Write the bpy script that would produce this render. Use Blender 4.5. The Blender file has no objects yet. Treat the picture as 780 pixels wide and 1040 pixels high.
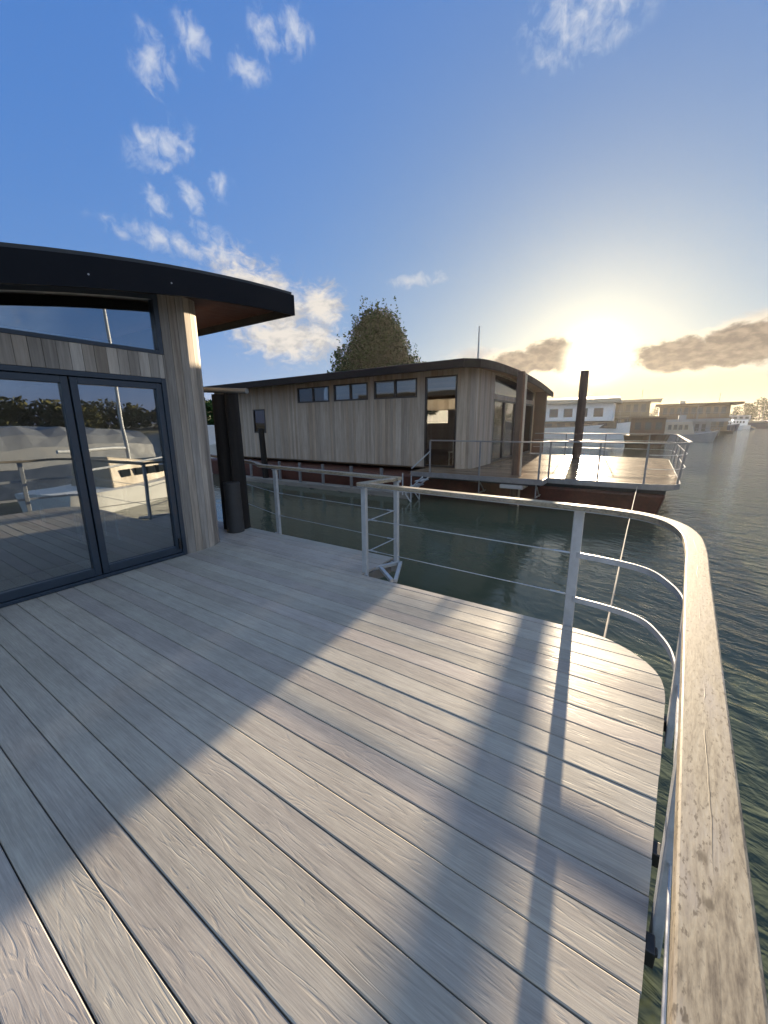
import bpy, math, random
from mathutils import Vector, Matrix
random.seed(7)
R = math.radians
sc = bpy.context.scene
col = sc.collection
PI = math.pi

# ------------------------------------------------------------------ camera
cam_d = bpy.data.cameras.new('camera')
cam = bpy.data.objects.new('camera', cam_d); col.objects.link(cam)
PITCH, ROLL, YAW = R(12.8), R(0.5), R(33.4)
_fh = Vector((-math.sin(YAW), math.cos(YAW), 0)); _rt = Vector((math.cos(YAW), math.sin(YAW), 0)); _z = Vector((0, 0, 1))
_f = _fh*math.cos(PITCH) - _z*math.sin(PITCH); _u0 = _z*math.cos(PITCH) + _fh*math.sin(PITCH)
_r = _rt*math.cos(ROLL) - _u0*math.sin(ROLL); _u = _u0*math.cos(ROLL) + _rt*math.sin(ROLL)
M4 = Matrix((( _r.x, _u.x, -_f.x, 0), (_r.y, _u.y, -_f.y, 0), (_r.z, _u.z, -_f.z, 1.6), (0, 0, 0, 1)))
cam.matrix_world = M4
cam_d.sensor_width = 36; cam_d.sensor_fit = 'AUTO'; cam_d.lens = 395/1040*36
cam_d.clip_start = 0.02; cam_d.clip_end = 6000
sc.camera = cam

# ------------------------------------------------------------------ light, sky, exposure
SUN_AZ, SUN_EL = R(-6.4), R(7.5)
SUNV = Vector((math.sin(SUN_AZ)*math.cos(SUN_EL), math.cos(SUN_AZ)*math.cos(SUN_EL), math.sin(SUN_EL)))
sc.view_settings.view_transform = 'Standard'; sc.view_settings.look = 'None'
sc.view_settings.exposure = 2.3; sc.view_settings.gamma = 1; sc.view_settings.use_curve_mapping = False
SKY_STRENGTH = 0.05

ld = bpy.data.lights.new('sun', 'SUN'); ld.energy = 5.0; ld.angle = R(0.7); ld.color = (1.0, 0.80, 0.55)
lo = bpy.data.objects.new('sun', ld); col.objects.link(lo)
lo.rotation_euler = SUNV.to_track_quat('Z', 'Y').to_euler(); lo.location = (0, 40, 30)

class NT:
    """tiny node helper"""
    def __init__(s, tree): s.t = tree; s.n = tree.nodes; s.l = tree.links
    def new(s, typ, **kw):
        n = s.n.new(typ)
        for k, v in kw.items(): setattr(n, k, v)
        return n
    def put(s, sock, v):
        if isinstance(v, bpy.types.NodeSocket): s.l.new(v, sock)
        elif v is not None: sock.default_value = v
    def math(s, op, a, b=None, c=None, clamp=False):
        n = s.new('ShaderNodeMath', operation=op); n.use_clamp = clamp
        s.put(n.inputs[0], a); s.put(n.inputs[1], b)
        if c is not None: s.put(n.inputs[2], c)
        return n.outputs[0]
    def vmath(s, op, a, b=None):
        n = s.new('ShaderNodeVectorMath', operation=op); s.put(n.inputs[0], a); s.put(n.inputs[1], b)
        return n.outputs['Value'] if op in ('DOT_PRODUCT', 'LENGTH', 'DISTANCE') else n.outputs[0]
    def mix(s, fac, a, b, blend='MIX'):
        n = s.new('ShaderNodeMix', data_type='RGBA', blend_type=blend)
        s.put(n.inputs[0], fac); s.put(n.inputs[6], a); s.put(n.inputs[7], b); return n.outputs[2]
    def ss(s, v, a, b, c=0.0, d=1.0):
        n = s.new('ShaderNodeMapRange', interpolation_type='SMOOTHSTEP'); n.clamp = True
        s.put(n.inputs[0], v); s.put(n.inputs[1], a); s.put(n.inputs[2], b); s.put(n.inputs[3], c); s.put(n.inputs[4], d); return n.outputs[0]
    def noise(s, vec, scale, detail=4, rough=0.55, dist=0.0):
        n = s.new('ShaderNodeTexNoise'); s.put(n.inputs['Vector'], vec)
        n.inputs['Scale'].default_value = scale; n.inputs['Detail'].default_value = detail
        n.inputs['Roughness'].default_value = rough; n.inputs['Distortion'].default_value = dist
        return n.outputs[0]
    def scale(s, vec, sx, sy, sz):
        n = s.new('ShaderNodeVectorMath', operation='MULTIPLY'); s.put(n.inputs[0], vec); n.inputs[1].default_value = (sx, sy, sz); return n.outputs[0]
    def comb(s, x, y, z):
        n = s.new('ShaderNodeCombineXYZ'); s.put(n.inputs[0], x); s.put(n.inputs[1], y); s.put(n.inputs[2], z); return n.outputs[0]
    def sep(s, v):
        n = s.new('ShaderNodeSeparateXYZ'); s.put(n.inputs[0], v); return n.outputs
    def ramp(s, v, stops):
        n = s.new('ShaderNodeValToRGB'); s.put(n.inputs[0], v); e = n.color_ramp.elements
        while len(e) < len(stops): e.new(0.5)
        for q, (p, c) in zip(e, stops): q.position = p; q.color = (*c, 1)
        return n.outputs[0]

w = bpy.data.worlds.new('World'); sc.world = w; w.use_nodes = True
W = NT(w.node_tree); W.n.clear()
wout = W.new('ShaderNodeOutputWorld'); bg = W.new('ShaderNodeBackground'); bg.inputs[1].default_value = SKY_STRENGTH
W.l.new(bg.outputs[0], wout.inputs[0])
sky = W.new('ShaderNodeTexSky', sky_type='NISHITA'); sky.sun_disc = False
sky.sun_elevation = SUN_EL; sky.sun_rotation = SUN_AZ; sky.air_density = 1.0; sky.dust_density = 0.6; sky.ozone_density = 2.5
dirv = W.vmath('NORMALIZE', W.new('ShaderNodeTexCoord').outputs['Generated'])
dx, dy, dz = W.sep(dirv)
az = W.math('MULTIPLY', W.math('ARCTAN2', dx, dy), 180/PI)
el = W.math('MULTIPLY', W.math('ARCSINE', dz), 180/PI)
ang = W.math('MULTIPLY', W.math('ARCCOSINE', W.math('MINIMUM', W.vmath('DOT_PRODUCT', dirv, tuple(SUNV)), 0.999999)), 180/PI)
skyc = W.mix(1.0, sky.outputs[0], (0.80, 0.98, 1.30, 1), 'MULTIPLY')
hs = W.new('ShaderNodeHueSaturation'); hs.inputs['Saturation'].default_value = 1.15; W.put(hs.inputs['Color'], skyc); skyc = hs.outputs[0]
near = W.math('EXPONENT', W.math('MULTIPLY', ang, -1/14.0))          # closeness to the sun
# evens the sky out, each colour by its own power
sr, sg, sb_ = W.sep(skyc)
skyc = W.comb(W.math('MULTIPLY', W.math('POWER', sr, 0.46), 0.86), W.math('MULTIPLY', W.math('POWER', sg, 0.40), 1.02), W.math('MULTIPLY', W.math('MULTIPLY', W.math('POWER', sb_, 0.15), W.ss(ang, 8, 50, 0.84, 1.0)), 2.15))
# bright air round the sun and along the horizon below it
g1 = W.math('MULTIPLY', W.math('EXPONENT', W.math('MULTIPLY', W.math('POWER', W.math('DIVIDE', ang, 2.2), 2.0), -1.0)), 30.0)
g2 = W.math('MULTIPLY', W.math('EXPONENT', W.math('MULTIPLY', ang, -1/6.0)), 3.6)
gs = W.math('ADD', g1, g2)
glow = W.mix(1.0, (1, 0.79, 0.43, 1), W.comb(gs, gs, gs), 'MULTIPLY')
skyc = W.mix(1.0, skyc, glow, 'ADD')
hb_ = W.math('MULTIPLY', W.math('EXPONENT', W.math('MULTIPLY', W.math('POWER', W.math('DIVIDE', W.math('SUBTRACT', el, 2.5), 3.0), 2.0), -1.0)), W.math('EXPONENT', W.math('MULTIPLY', W.math('POWER', W.math('DIVIDE', W.math('SUBTRACT', az, -3.0), 19.0), 2.0), -1.0)))
skyc = W.mix(hb_, skyc, (3.9, 3.0, 1.35, 1))
# clouds: ragged patches of noise, each kept to its own part of the sky (azimuth, elevation, half sizes, kind)
def patch(a0, e0, ra, re, tilt=0.0):
    da = W.math('SUBTRACT', az, a0); de = W.math('SUBTRACT', el, e0)
    c, s_ = math.cos(R(tilt)), math.sin(R(tilt))
    u = W.math('ADD', W.math('MULTIPLY', da, c), W.math('MULTIPLY', de, s_)); v = W.math('SUBTRACT', W.math('MULTIPLY', de, c), W.math('MULTIPLY', da, s_))
    d = W.math('SQRT', W.math('ADD', W.math('POWER', W.math('DIVIDE', u, ra), 2.0), W.math('POWER', W.math('DIVIDE', v, re), 2.0)))
    return W.math('SUBTRACT', 1.0, d)
def union(ps):
    m = ps[0]
    for p in ps[1:]: m = W.math('MAXIMUM', m, p)
    return m
skyvec = W.comb(W.math('MULTIPLY', az, 0.1), W.math('MULTIPLY', el, 0.16), 0.0)
n_big = W.noise(skyvec, 3.0, 7, 0.6, 0.3); n_wisp = W.noise(skyvec, 4.2, 7, 0.62, 1.2)
CUM = [(-11.2, 8.2, 5.4, 2.9), (-15.5, 7.6, 5.0, 2.2), (2.2, 7.2, 6.2, 2.7), (7.6, 7.6, 6.5, 3.0), (13.5, 8.4, 7.0, 3.4), (24, 8, 9, 3.0)]
SOFT = [(-48.5, 15.0, 10.5, 5.2, -28), (-46.0, 11.2, 9.0, 4.2, -5), (-41.5, 15.0, 4.0, 3.5, 0), (-20.0, 8.4, 6.0, 1.7, 0), (9.0, 9.8, 5, 1.2, 0), (44, 26, 24, 20, 0), (95, 14, 26, 7, 0), (140, 20, 24, 9, 0)]  # tallest patch: unseen cloud added to brighten the water on the right
WISP = [(-59.0, 28.0, 5.2, 2.6, 22), (-52.8, 26.0, 1.8, 2.0, 40), (-60.0, 23.4, 2.2, 1.7, -45), (-56.4, 24.6, 3.0, 1.4, -45), (-60.0, 20.2, 8.0, 1.7, -8), (-54.0, 20.0, 4.5, 2.6, -40), (-58.8, 33.8, 3.0, 3.0, 60),
        (-54.6, 36.0, 2.0, 2.6, 60), (-43.3, 37.8, 2.8, 2.2, 0), (-46.6, 37.4, 2.6, 2.2, -30), (-49.0, 35.0, 3.2, 1.8, 0), (-9.5, 37.4, 10.0, 4.4, 8), (-28.6, 17.9, 5.0, 1.2, 4), (100, 10, 30, 4, 0)]
n_fine = W.noise(W.comb(W.math('MULTIPLY', az, 0.1), W.math('MULTIPLY', el, 0.10), 0.0), 6.5, 6, 0.58, 0.45)
n_core = W.noise(W.comb(W.math('MULTIPLY', az, 0.1), W.math('MULTIPLY', el, 0.2), 0.0), 7.0, 6, 0.55, 0.1)
mc = union([patch(*q) for q in CUM]); mw = union([patch(*q) for q in WISP]); ms = union([patch(*q) for q in SOFT])
dc = W.ss(W.math('ADD', W.math('MULTIPLY', mc, 1.25), W.math('MULTIPLY', W.math('SUBTRACT', n_big, 0.5), 1.3)), 0.0, 0.62)
dw = W.math('MULTIPLY', W.ss(W.math('ADD', W.math('MULTIPLY', mw, 0.60), W.math('MULTIPLY', W.math('SUBTRACT', n_fine, 0.52), 1.7)), 0.0, 0.85), 0.72)
dw = W.math('MULTIPLY', dw, W.ss(mw, 0.0, 0.35))
dsf = W.math('MULTIPLY', W.ss(W.math('ADD', W.math('MULTIPLY', ms, 1.15), W.math('ADD', W.math('MULTIPLY', W.math('SUBTRACT', n_wisp, 0.5), 1.5), W.math('MULTIPLY', W.math('SUBTRACT', n_fine, 0.5), 0.5))), 0.05, 0.85), 0.92)
rim = W.mix(near, (3.2, 3.0, 2.7, 1), (7.0, 5.5, 3.1, 1))
core = W.mix(W.ss(n_core, 0.38, 0.66), (0.85, 0.66, 0.52, 1), (1.75, 1.35, 1.0, 1))
ccol = W.mix(W.ss(dc, 0.45, 1.0), rim, core)
wcol = W.mix(W.ss(el, 8, 24), (3.2, 2.85, 2.35, 1), (3.0, 3.15, 3.4, 1))
skyc = W.mix(dw, skyc, wcol)
scol = W.mix(W.ss(n_big, 0.42, 0.60), (3.6, 3.3, 2.9, 1), (2.35, 2.25, 2.15, 1))
skyc = W.mix(dsf, skyc, scol)
skyc = W.mix(W.math('MULTIPLY', dc, W.ss(ang, 1.8, 4.6, 0.25, 0.96)), skyc, ccol)
# unseen broken bright cloud, added overhead and behind the viewer to lift the shade
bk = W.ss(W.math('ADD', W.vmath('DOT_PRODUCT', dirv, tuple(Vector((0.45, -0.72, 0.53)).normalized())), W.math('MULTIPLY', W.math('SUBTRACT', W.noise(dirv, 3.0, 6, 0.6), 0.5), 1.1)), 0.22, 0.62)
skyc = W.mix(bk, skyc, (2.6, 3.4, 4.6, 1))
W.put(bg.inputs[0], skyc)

# ------------------------------------------------------------------ mesh helper
class MB:
    def __init__(s): s.v = []; s.f = []; s.gc = []; s.rn = []
    def add(s, verts, faces, gcs, rnd=None):
        b = len(s.v); rnd = random.random() if rnd is None else rnd
        s.v += [tuple(p) for p in verts]; s.gc += [tuple(g) for g in gcs]
        s.f += [tuple(b+i for i in f) for f in faces]; s.rn += [rnd]*len(faces); return s
    def _gc(s, verts, along, rnd):
        k = {'x': (0, 1, 2), 'y': (1, 0, 2), 'z': (2, 0, 1)}[along]
        return [(p[k[0]]+rnd*37, p[k[1]]+rnd*5, p[k[2]]) for p in verts]
    def hexa(s, p, along='z', rnd=None):
        rnd = random.random() if rnd is None else rnd
        F = [(0, 3, 2, 1), (4, 5, 6, 7), (0, 1, 5, 4), (1, 2, 6, 5), (2, 3, 7, 6), (3, 0, 4, 7)]
        return s.add(p, F, s._gc(p, along, rnd), rnd)
    def box(s, x0, x1, y0, y1, z0, z1, along='z', rnd=None):
        return s.hexa([(x0, y0, z0), (x1, y0, z0), (x1, y1, z0), (x0, y1, z0), (x0, y0, z1), (x1, y0, z1), (x1, y1, z1), (x0, y1, z1)], along, rnd)
    def prism(s, poly, vec, along='z', rnd=None):
        """closed polygon of 3-d points pushed along vec"""
        rnd = random.random() if rnd is None else rnd
        n = len(poly); top = [tuple(Vector(p)+Vector(vec)) for p in poly]; V = [tuple(p) for p in poly]+top
        F = [tuple(reversed(range(n))), tuple(range(n, 2*n))]+[(i, (i+1) % n, n+(i+1) % n, n+i) for i in range(n)]
        return s.add(V, F, s._gc(V, along, rnd), rnd)
    def sweep(s, path, prof, closed=False, rnd=None, up=(0, 0, 1), caps=True):
        """profile (side, up) carried along a path of points"""
        rnd = random.random() if rnd is None else rnd
        path = [Vector(p) for p in path]; n = len(path); m = len(prof); V = []; G = []; L = 0
        for i, p in enumerate(path):
            a = path[i-1] if (i > 0 or closed) else None; b = path[(i+1) % n] if (i < n-1 or closed) else None
            t1 = (p-a).normalized() if a is not None else None; t2 = (b-p).normalized() if b is not None else None
            t = (t1+t2).normalized() if (t1 is not None and t2 is not None) else (t1 or t2)
            upv = Vector(up)
            if abs(t.dot(upv)) > 0.98: upv = Vector((0, 1, 0))
            side = t.cross(upv).normalized(); u = side.cross(t).normalized()
            k = 1.0
            if t1 is not None and t2 is not None: k = 1/max(0.5, math.sqrt(max(0.0, (1+t1.dot(t2))/2)))
            if i > 0: L += (p-path[i-1]).length
            for (a_, b_) in prof: V.append(p+side*a_*k+u*b_); G.append((L+rnd*7, a_+rnd*3, b_))
        F = []
        for i in range(n if closed else n-1):
            for j in range(m):
                F.append((i*m+j, i*m+(j+1) % m, ((i+1) % n)*m+(j+1) % m, ((i+1) % n)*m+j))
        if not closed and caps: F.append(tuple(reversed(range(m)))); F.append(tuple(range((n-1)*m, n*m)))
        return s.add(V, F, G, rnd)
    def tube(s, path, r, seg=10, rnd=None, r2=None):
        if r2 is None: return s.sweep(path, [(math.cos(2*PI*k/seg)*r, math.sin(2*PI*k/seg)*r) for k in range(seg)], rnd=rnd)
        a, b = Vector(path[0]), Vector(path[-1]); t = (b-a).normalized()
        o = t.orthogonal().normalized(); q = t.cross(o); V = []; G = []; rnd = random.random() if rnd is None else rnd
        for p, rr in ((a, r), (b, r2)):
            for k in range(seg): V.append(p+o*math.cos(2*PI*k/seg)*rr+q*math.sin(2*PI*k/seg)*rr); G.append(((p-a).length+rnd*7, k*rr*0.6, 0))
        F = [(k, (k+1) % seg, seg+(k+1) % seg, seg+k) for k in range(seg)]+[tuple(reversed(range(seg))), tuple(range(seg, 2*seg))]
        return s.add(V, F, G, rnd)
    def quad(s, a, b, c, d, rnd=None, along='x'):
        rnd = random.random() if rnd is None else rnd
        return s.add([a, b, c, d], [(0, 1, 2, 3)], s._gc([a, b, c, d], along, rnd), rnd)
    def build(s, name, mat, parent=None, smooth=False, bevel=0.0, label=None):
        off = world_of(parent) if parent is not None else Vector((0, 0, 0))
        me = bpy.data.meshes.new(name); me.from_pydata([tuple(Vector(p)-off) for p in s.v], [], s.f)
        at = me.attributes.new('gc', 'FLOAT_VECTOR', 'POINT'); at.data.foreach_set('vector', [c for g in s.gc for c in g])
        ar = me.attributes.new('rnd', 'FLOAT', 'FACE'); ar.data.foreach_set('value', s.rn)
        me.materials.append(mat)
        if smooth: me.polygons.foreach_set('use_smooth', [True]*len(me.polygons))
        me.update()
        o = bpy.data.objects.new(name, me); col.objects.link(o)
        if parent is not None: o.parent = parent
        if bevel:
            b = o.modifiers.new('bevel', 'BEVEL'); b.width = bevel; b.segments = 2; b.limit_method = 'ANGLE'; b.angle_limit = R(35)
        if smooth and not bevel:
            me.set_sharp_from_angle(angle=R(40))
        if label: o['label'] = label
        return o
def world_of(o):
    p = Vector(o.location)
    while o.parent is not None: o = o.parent; p += Vector(o.location)
    return p
def thing(name, label, cat, loc=(0, 0, 0), group=None):
    o = bpy.data.objects.new(name, None); col.objects.link(o); o.location = loc; o.empty_display_size = 0.2
    o['label'] = label; o['category'] = cat
    if group: o['group'] = group
    return o
def tag(o, label, cat, group=None):
    o['label'] = label; o['category'] = cat
    if group: o['group'] = group
    return o
def struct(o): o['kind'] = 'structure'; return o

# ------------------------------------------------------------------ materials
def mat(name, base=(0.5, 0.5, 0.5), rough=0.5, metal=0.0, spec=0.5):
    m = bpy.data.materials.new(name); m.use_nodes = True; t = NT(m.node_tree); b = t.n['Principled BSDF']
    b.inputs['Base Color'].default_value = (*base, 1); b.inputs['Roughness'].default_value = rough
    b.inputs['Metallic'].default_value = metal; b.inputs['Specular IOR Level'].default_value = spec
    return m, t, b
def attr(t, name, typ='GEOMETRY'):
    n = t.new('ShaderNodeAttribute'); n.attribute_name = name; n.attribute_type = typ; return n
def bump(t, b, h, strength, dist, normal=None):
    n = t.new('ShaderNodeBump'); n.inputs['Strength'].default_value = strength; n.inputs['Distance'].default_value = dist
    t.put(n.inputs['Height'], h)
    if normal is not None: t.put(n.inputs['Normal'], normal)
    t.l.new(n.outputs[0], b.inputs['Normal']); return n.outputs[0]
def paint(name, base, rough=0.45, metal=0.0, var=0.12, scale=6.0, bmp=0.0):
    """painted / metal surface with a little uneven wear"""
    m, t, b = mat(name, base, rough, metal)
    co = t.new('ShaderNodeTexCoord').outputs['Object']
    n = t.noise(co, scale, 6, 0.65); n2 = t.noise(co, scale*9, 3, 0.6)
    f = t.math('ADD', t.math('MULTIPLY', n, 0.7), t.math('MULTIPLY', n2, 0.3))
    lo_, hi = tuple(c*(1-var*1.6) for c in base), tuple(min(1, c*(1+var)) for c in base)
    t.put(b.inputs['Base Color'], t.ramp(f, [(0.3, lo_), (0.7, hi)]))
    t.put(b.inputs['Roughness'], t.ss(n, 0.3, 0.7, rough*0.85, min(1, rough*1.25)))
    if bmp: bump(t, b, n2, bmp, 0.01)
    return m
def wood(name, dark, mid, light, rough=0.7, streak=(1.6, 38.0), bstr=0.35, bdist=0.002, tone=0.25, spec=0.4, tint=None):
    """grain runs along gc.x; rnd gives every board its own tone"""
    m, t, b = mat(name, mid, rough, 0, spec)
    gc = attr(t, 'gc').outputs['Vector']; rn = attr(t, 'rnd').outputs['Fac']
    v = t.scale(gc, streak[0], streak[1], streak[1])
    n1 = t.noise(v, 1.0, 6, 0.6, 0.4); n2 = t.noise(t.scale(gc, streak[0]*0.5, streak[1]*0.16, streak[1]*0.16), 1.0, 4, 0.6, 0.6)
    n3 = t.noise(t.scale(gc, streak[0]*6, streak[1]*2.4, streak[1]*2.4), 1.0, 3, 0.6)
    f = t.math('ADD', t.math('MULTIPLY', n1, 0.5), t.math('ADD', t.math('MULTIPLY', n2, 0.35), t.math('MULTIPLY', n3, 0.15)))
    c = t.ramp(f, [(0.30, dark), (0.5, mid), (0.70, light)])
    k = t.ss(rn, 0, 1, 1-tone, 1+tone)
    c = t.mix(1.0, c, t.comb(k, k, k), 'MULTIPLY')
    if tint is not None: c = t.mix(t.ss(t.math('FRACT', t.math('MULTIPLY', rn, 7.31)), 0.2, 1.0, 0.0, 0.55), c, t.mix(1.0, c, (*tint, 1), 'MULTIPLY'))
    t.put(b.inputs['Base Color'], c)
    t.put(b.inputs['Roughness'], t.ss(n1, 0.3, 0.7, rough*0.9, min(1, rough*1.15)))
    bump(t, b, t.math('ADD', n1, t.math('MULTIPLY', n3, 0.5)), bstr, bdist)
    return m

def deck_material():
    m, t, b = mat('deck_boards', (0.3, 0.27, 0.24), 0.42, 0, 0.08)
    gc = attr(t, 'gc').outputs['Vector']; rn = attr(t, 'rnd').outputs['Fac']
    warp = t.noise(t.scale(gc, 2.2, 9, 0), 1.0, 2, 0.5)
    gx, gy, gz = t.sep(gc)
    # cathedral grain: rings of a slowly leaning log cut along the board
    ring = t.math('SINE', t.math('ADD', t.math('MULTIPLY', t.math('ABSOLUTE', t.math('SUBTRACT', t.noise(t.comb(t.math('MULTIPLY', gx, 1.5), t.math('MULTIPLY', gy, 9.0), 0.0), 1.0, 2, 0.45, 0.6), 0.5)), 80.0), t.math('MULTIPLY', warp, 6.0)))
    fine = t.noise(t.scale(gc, 7.0, 190.0, 1), 1.0, 4, 0.6, 0.3)
    streak = t.noise(t.scale(gc, 1.3, 26.0, 1), 1.0, 5, 0.6, 0.5)
    mid = t.noise(t.scale(gc, 4.0, 60.0, 1), 1.0, 4, 0.6, 0.6)
    c = t.ramp(streak, [(0.28, (0.215, 0.196, 0.186)), (0.45, (0.310, 0.285, 0.264)), (0.60, (0.365, 0.340, 0.308)), (0.75, (0.425, 0.400, 0.358))])
    c = t.mix(0.55, c, t.ramp(fine, [(0.3, (0.225, 0.205, 0.190)), (0.7, (0.445, 0.415, 0.375))]))
    hue = t.math('FRACT', t.math('MULTIPLY', rn, 5.17))
    c = t.mix(0.85, c, t.ramp(hue, [(0.0, (0.95, 0.93, 0.92)), (0.35, (0.99, 0.99, 0.92)), (0.7, (0.93, 0.97, 0.94)), (1.0, (1.02, 1.0, 0.92))]), 'MULTIPLY')
    k = t.ss(rn, 0, 1, 0.93, 1.07); c = t.mix(1.0, c, t.comb(k, k, k), 'MULTIPLY')
    soil = t.noise(t.new('ShaderNodeTexCoord').outputs['Object'], 1.7, 5, 0.65)
    ks = t.ss(soil, 0.35, 0.65, 0.88, 1.04); c = t.mix(1.0, c, t.comb(ks, ks, ks), 'MULTIPLY')
    t.put(b.inputs['Base Color'], c)
    rr = t.math('ADD', t.ss(streak, 0.3, 0.7, 0.38, 0.50), t.ss(t.math('FRACT', t.math('MULTIPLY', rn, 3.3)), 0, 1, -0.06, 0.06))
    t.put(b.inputs['Roughness'], rr)
    h = t.math('ADD', t.math('MULTIPLY', t.ss(ring, 0.1, 1.0), t.ss(mid, 0.38, 0.66, 0.0, 1.0)), t.math('ADD', t.math('MULTIPLY', fine, 1.0), t.math('MULTIPLY', mid, 0.9)))
    bump(t, b, h, 0.30, 0.0012)
    return m
M = {}
M['deck'] = deck_material()
M['clad'] = wood('silvered_larch', (0.15, 0.125, 0.10), (0.30, 0.27, 0.235), (0.46, 0.42, 0.365), 0.75, (1.4, 30.0), 0.4, 0.003, 0.30, 0.3, (0.86, 0.74, 0.60))
M['clad_n'] = wood('silvered_larch_brown', (0.20, 0.165, 0.13), (0.32, 0.275, 0.225), (0.44, 0.385, 0.32), 0.75, (1.2, 22.0), 0.4, 0.003, 0.15, 0.3, (0.90, 0.80, 0.68))
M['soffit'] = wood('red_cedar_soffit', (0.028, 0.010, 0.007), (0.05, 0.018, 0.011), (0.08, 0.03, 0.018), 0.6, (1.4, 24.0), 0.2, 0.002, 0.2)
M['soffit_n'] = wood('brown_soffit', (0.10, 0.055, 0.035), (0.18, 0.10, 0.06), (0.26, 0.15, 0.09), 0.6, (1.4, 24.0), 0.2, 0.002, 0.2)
M['pile'] = wood('tarred_timber', (0.004, 0.0035, 0.003), (0.010, 0.008, 0.007), (0.04, 0.032, 0.026), 0.9, (1.0, 40.0), 0.8, 0.006, 0.2)
M['pile_brown'] = wood('brown_timber', (0.035, 0.022, 0.016), (0.085, 0.055, 0.038), (0.15, 0.10, 0.07), 0.75, (1.0, 40.0), 0.8, 0.006, 0.2)
M['grey_wood'] = wood('grey_timber', (0.10, 0.095, 0.085), (0.22, 0.21, 0.19), (0.36, 0.34, 0.31), 0.75, (1.5, 30.0), 0.4, 0.003, 0.2)
M['ndeck'] = wood('neighbour_boards', (0.085, 0.057, 0.038), (0.15, 0.105, 0.07), (0.22, 0.16, 0.11), 0.21, (1.4, 24.0), 0.06, 0.0006, 0.18, 0.012)
M['anth'] = paint('anthracite_frame', (0.018, 0.032, 0.050), 0.38, 0, 0.12)
M['fascia'] = paint('dark_fascia', (0.005, 0.0065, 0.010), 0.6, 0, 0.2, 3)
M['fascia_n'] = paint('dark_brown_fascia', (0.022, 0.017, 0.015), 0.6, 0, 0.2, 3)
for q in (M['fascia'], M['fascia_n']): q.node_tree.nodes['Principled BSDF'].inputs['Specular IOR Level'].default_value = 0.12
M['roof_edge'] = paint('roof_membrane', (0.035, 0.042, 0.05), 0.6, 0, 0.2, 3)
M['steel'] = paint('galvanised_steel', (0.42, 0.44, 0.46), 0.42, 0.35, 0.14, 14)
M['steel_dark'] = paint('dull_steel', (0.20, 0.20, 0.205), 0.5, 0.4, 0.2, 9)
M['wire'] = paint('wire_rope', (0.42, 0.43, 0.44), 0.35, 0.7, 0.1, 20)
M['sleeve'] = paint('grimy_sleeve', (0.032, 0.032, 0.033), 0.6, 0, 0.35, 7)
M['frame_n'] = paint('dark_brown_frame', (0.022, 0.016, 0.013), 0.4, 0, 0.15)
M['black'] = paint('black_plastic', (0.012, 0.012, 0.013), 0.4, 0, 0.2)
M['hull'] = paint('black_hull', (0.020, 0.021, 0.022), 0.6, 0, 0.35, 2)
M['hull_red'] = paint('oxide_red_hull', (0.075, 0.024, 0.014), 0.5, 0, 0.45, 1.5)
M['white'] = paint('white_paint', (0.74, 0.74, 0.72), 0.4, 0, 0.08, 3)
M['cream'] = paint('cream_paint', (0.42, 0.35, 0.26), 0.55, 0, 0.12, 2)
M['tan'] = paint('tan_cladding', (0.19, 0.135, 0.085), 0.6, 0, 0.2, 2)
M['olive'] = paint('olive_cladding', (0.16, 0.13, 0.08), 0.6, 0, 0.25, 2)
M['brown'] = paint('brown_paint', (0.10, 0.055, 0.03), 0.55, 0, 0.3, 2)
M['grey'] = paint('grey_paint', (0.30, 0.30, 0.30), 0.55, 0, 0.15, 2)
M['blue'] = paint('dark_blue_paint', (0.03, 0.05, 0.10), 0.45, 0, 0.2, 2)
M['tarp'] = paint('grey_tarpaulin', (0.12, 0.135, 0.16), 0.6, 0, 0.15, 2, 0.6)
M['plaster'] = paint('white_plaster', (0.62, 0.60, 0.56), 0.8, 0, 0.06, 2)
M['floor_in'] = wood('pale_floor', (0.26, 0.24, 0.21), (0.36, 0.33, 0.30), (0.46, 0.43, 0.39), 0.45, (1.4, 16.0), 0.1, 0.001, 0.12)
M['rug'] = paint('blue_rug', (0.05, 0.055, 0.085), 0.95, 0, 0.3, 30, 0.5)
M['rope'] = paint('pale_rope', (0.28, 0.25, 0.21), 0.85, 0, 0.2, 60)
M['warm_wall'] = paint('warm_inner_wall', (0.40, 0.32, 0.22), 0.8, 0, 0.1, 2)
M['bark'] = paint('bark', (0.06, 0.045, 0.035), 0.9, 0, 0.4, 4, 0.6)
M['soil'] = paint('bank_soil', (0.07, 0.065, 0.04), 0.95, 0, 0.4, 0.3, 0.5)

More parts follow.
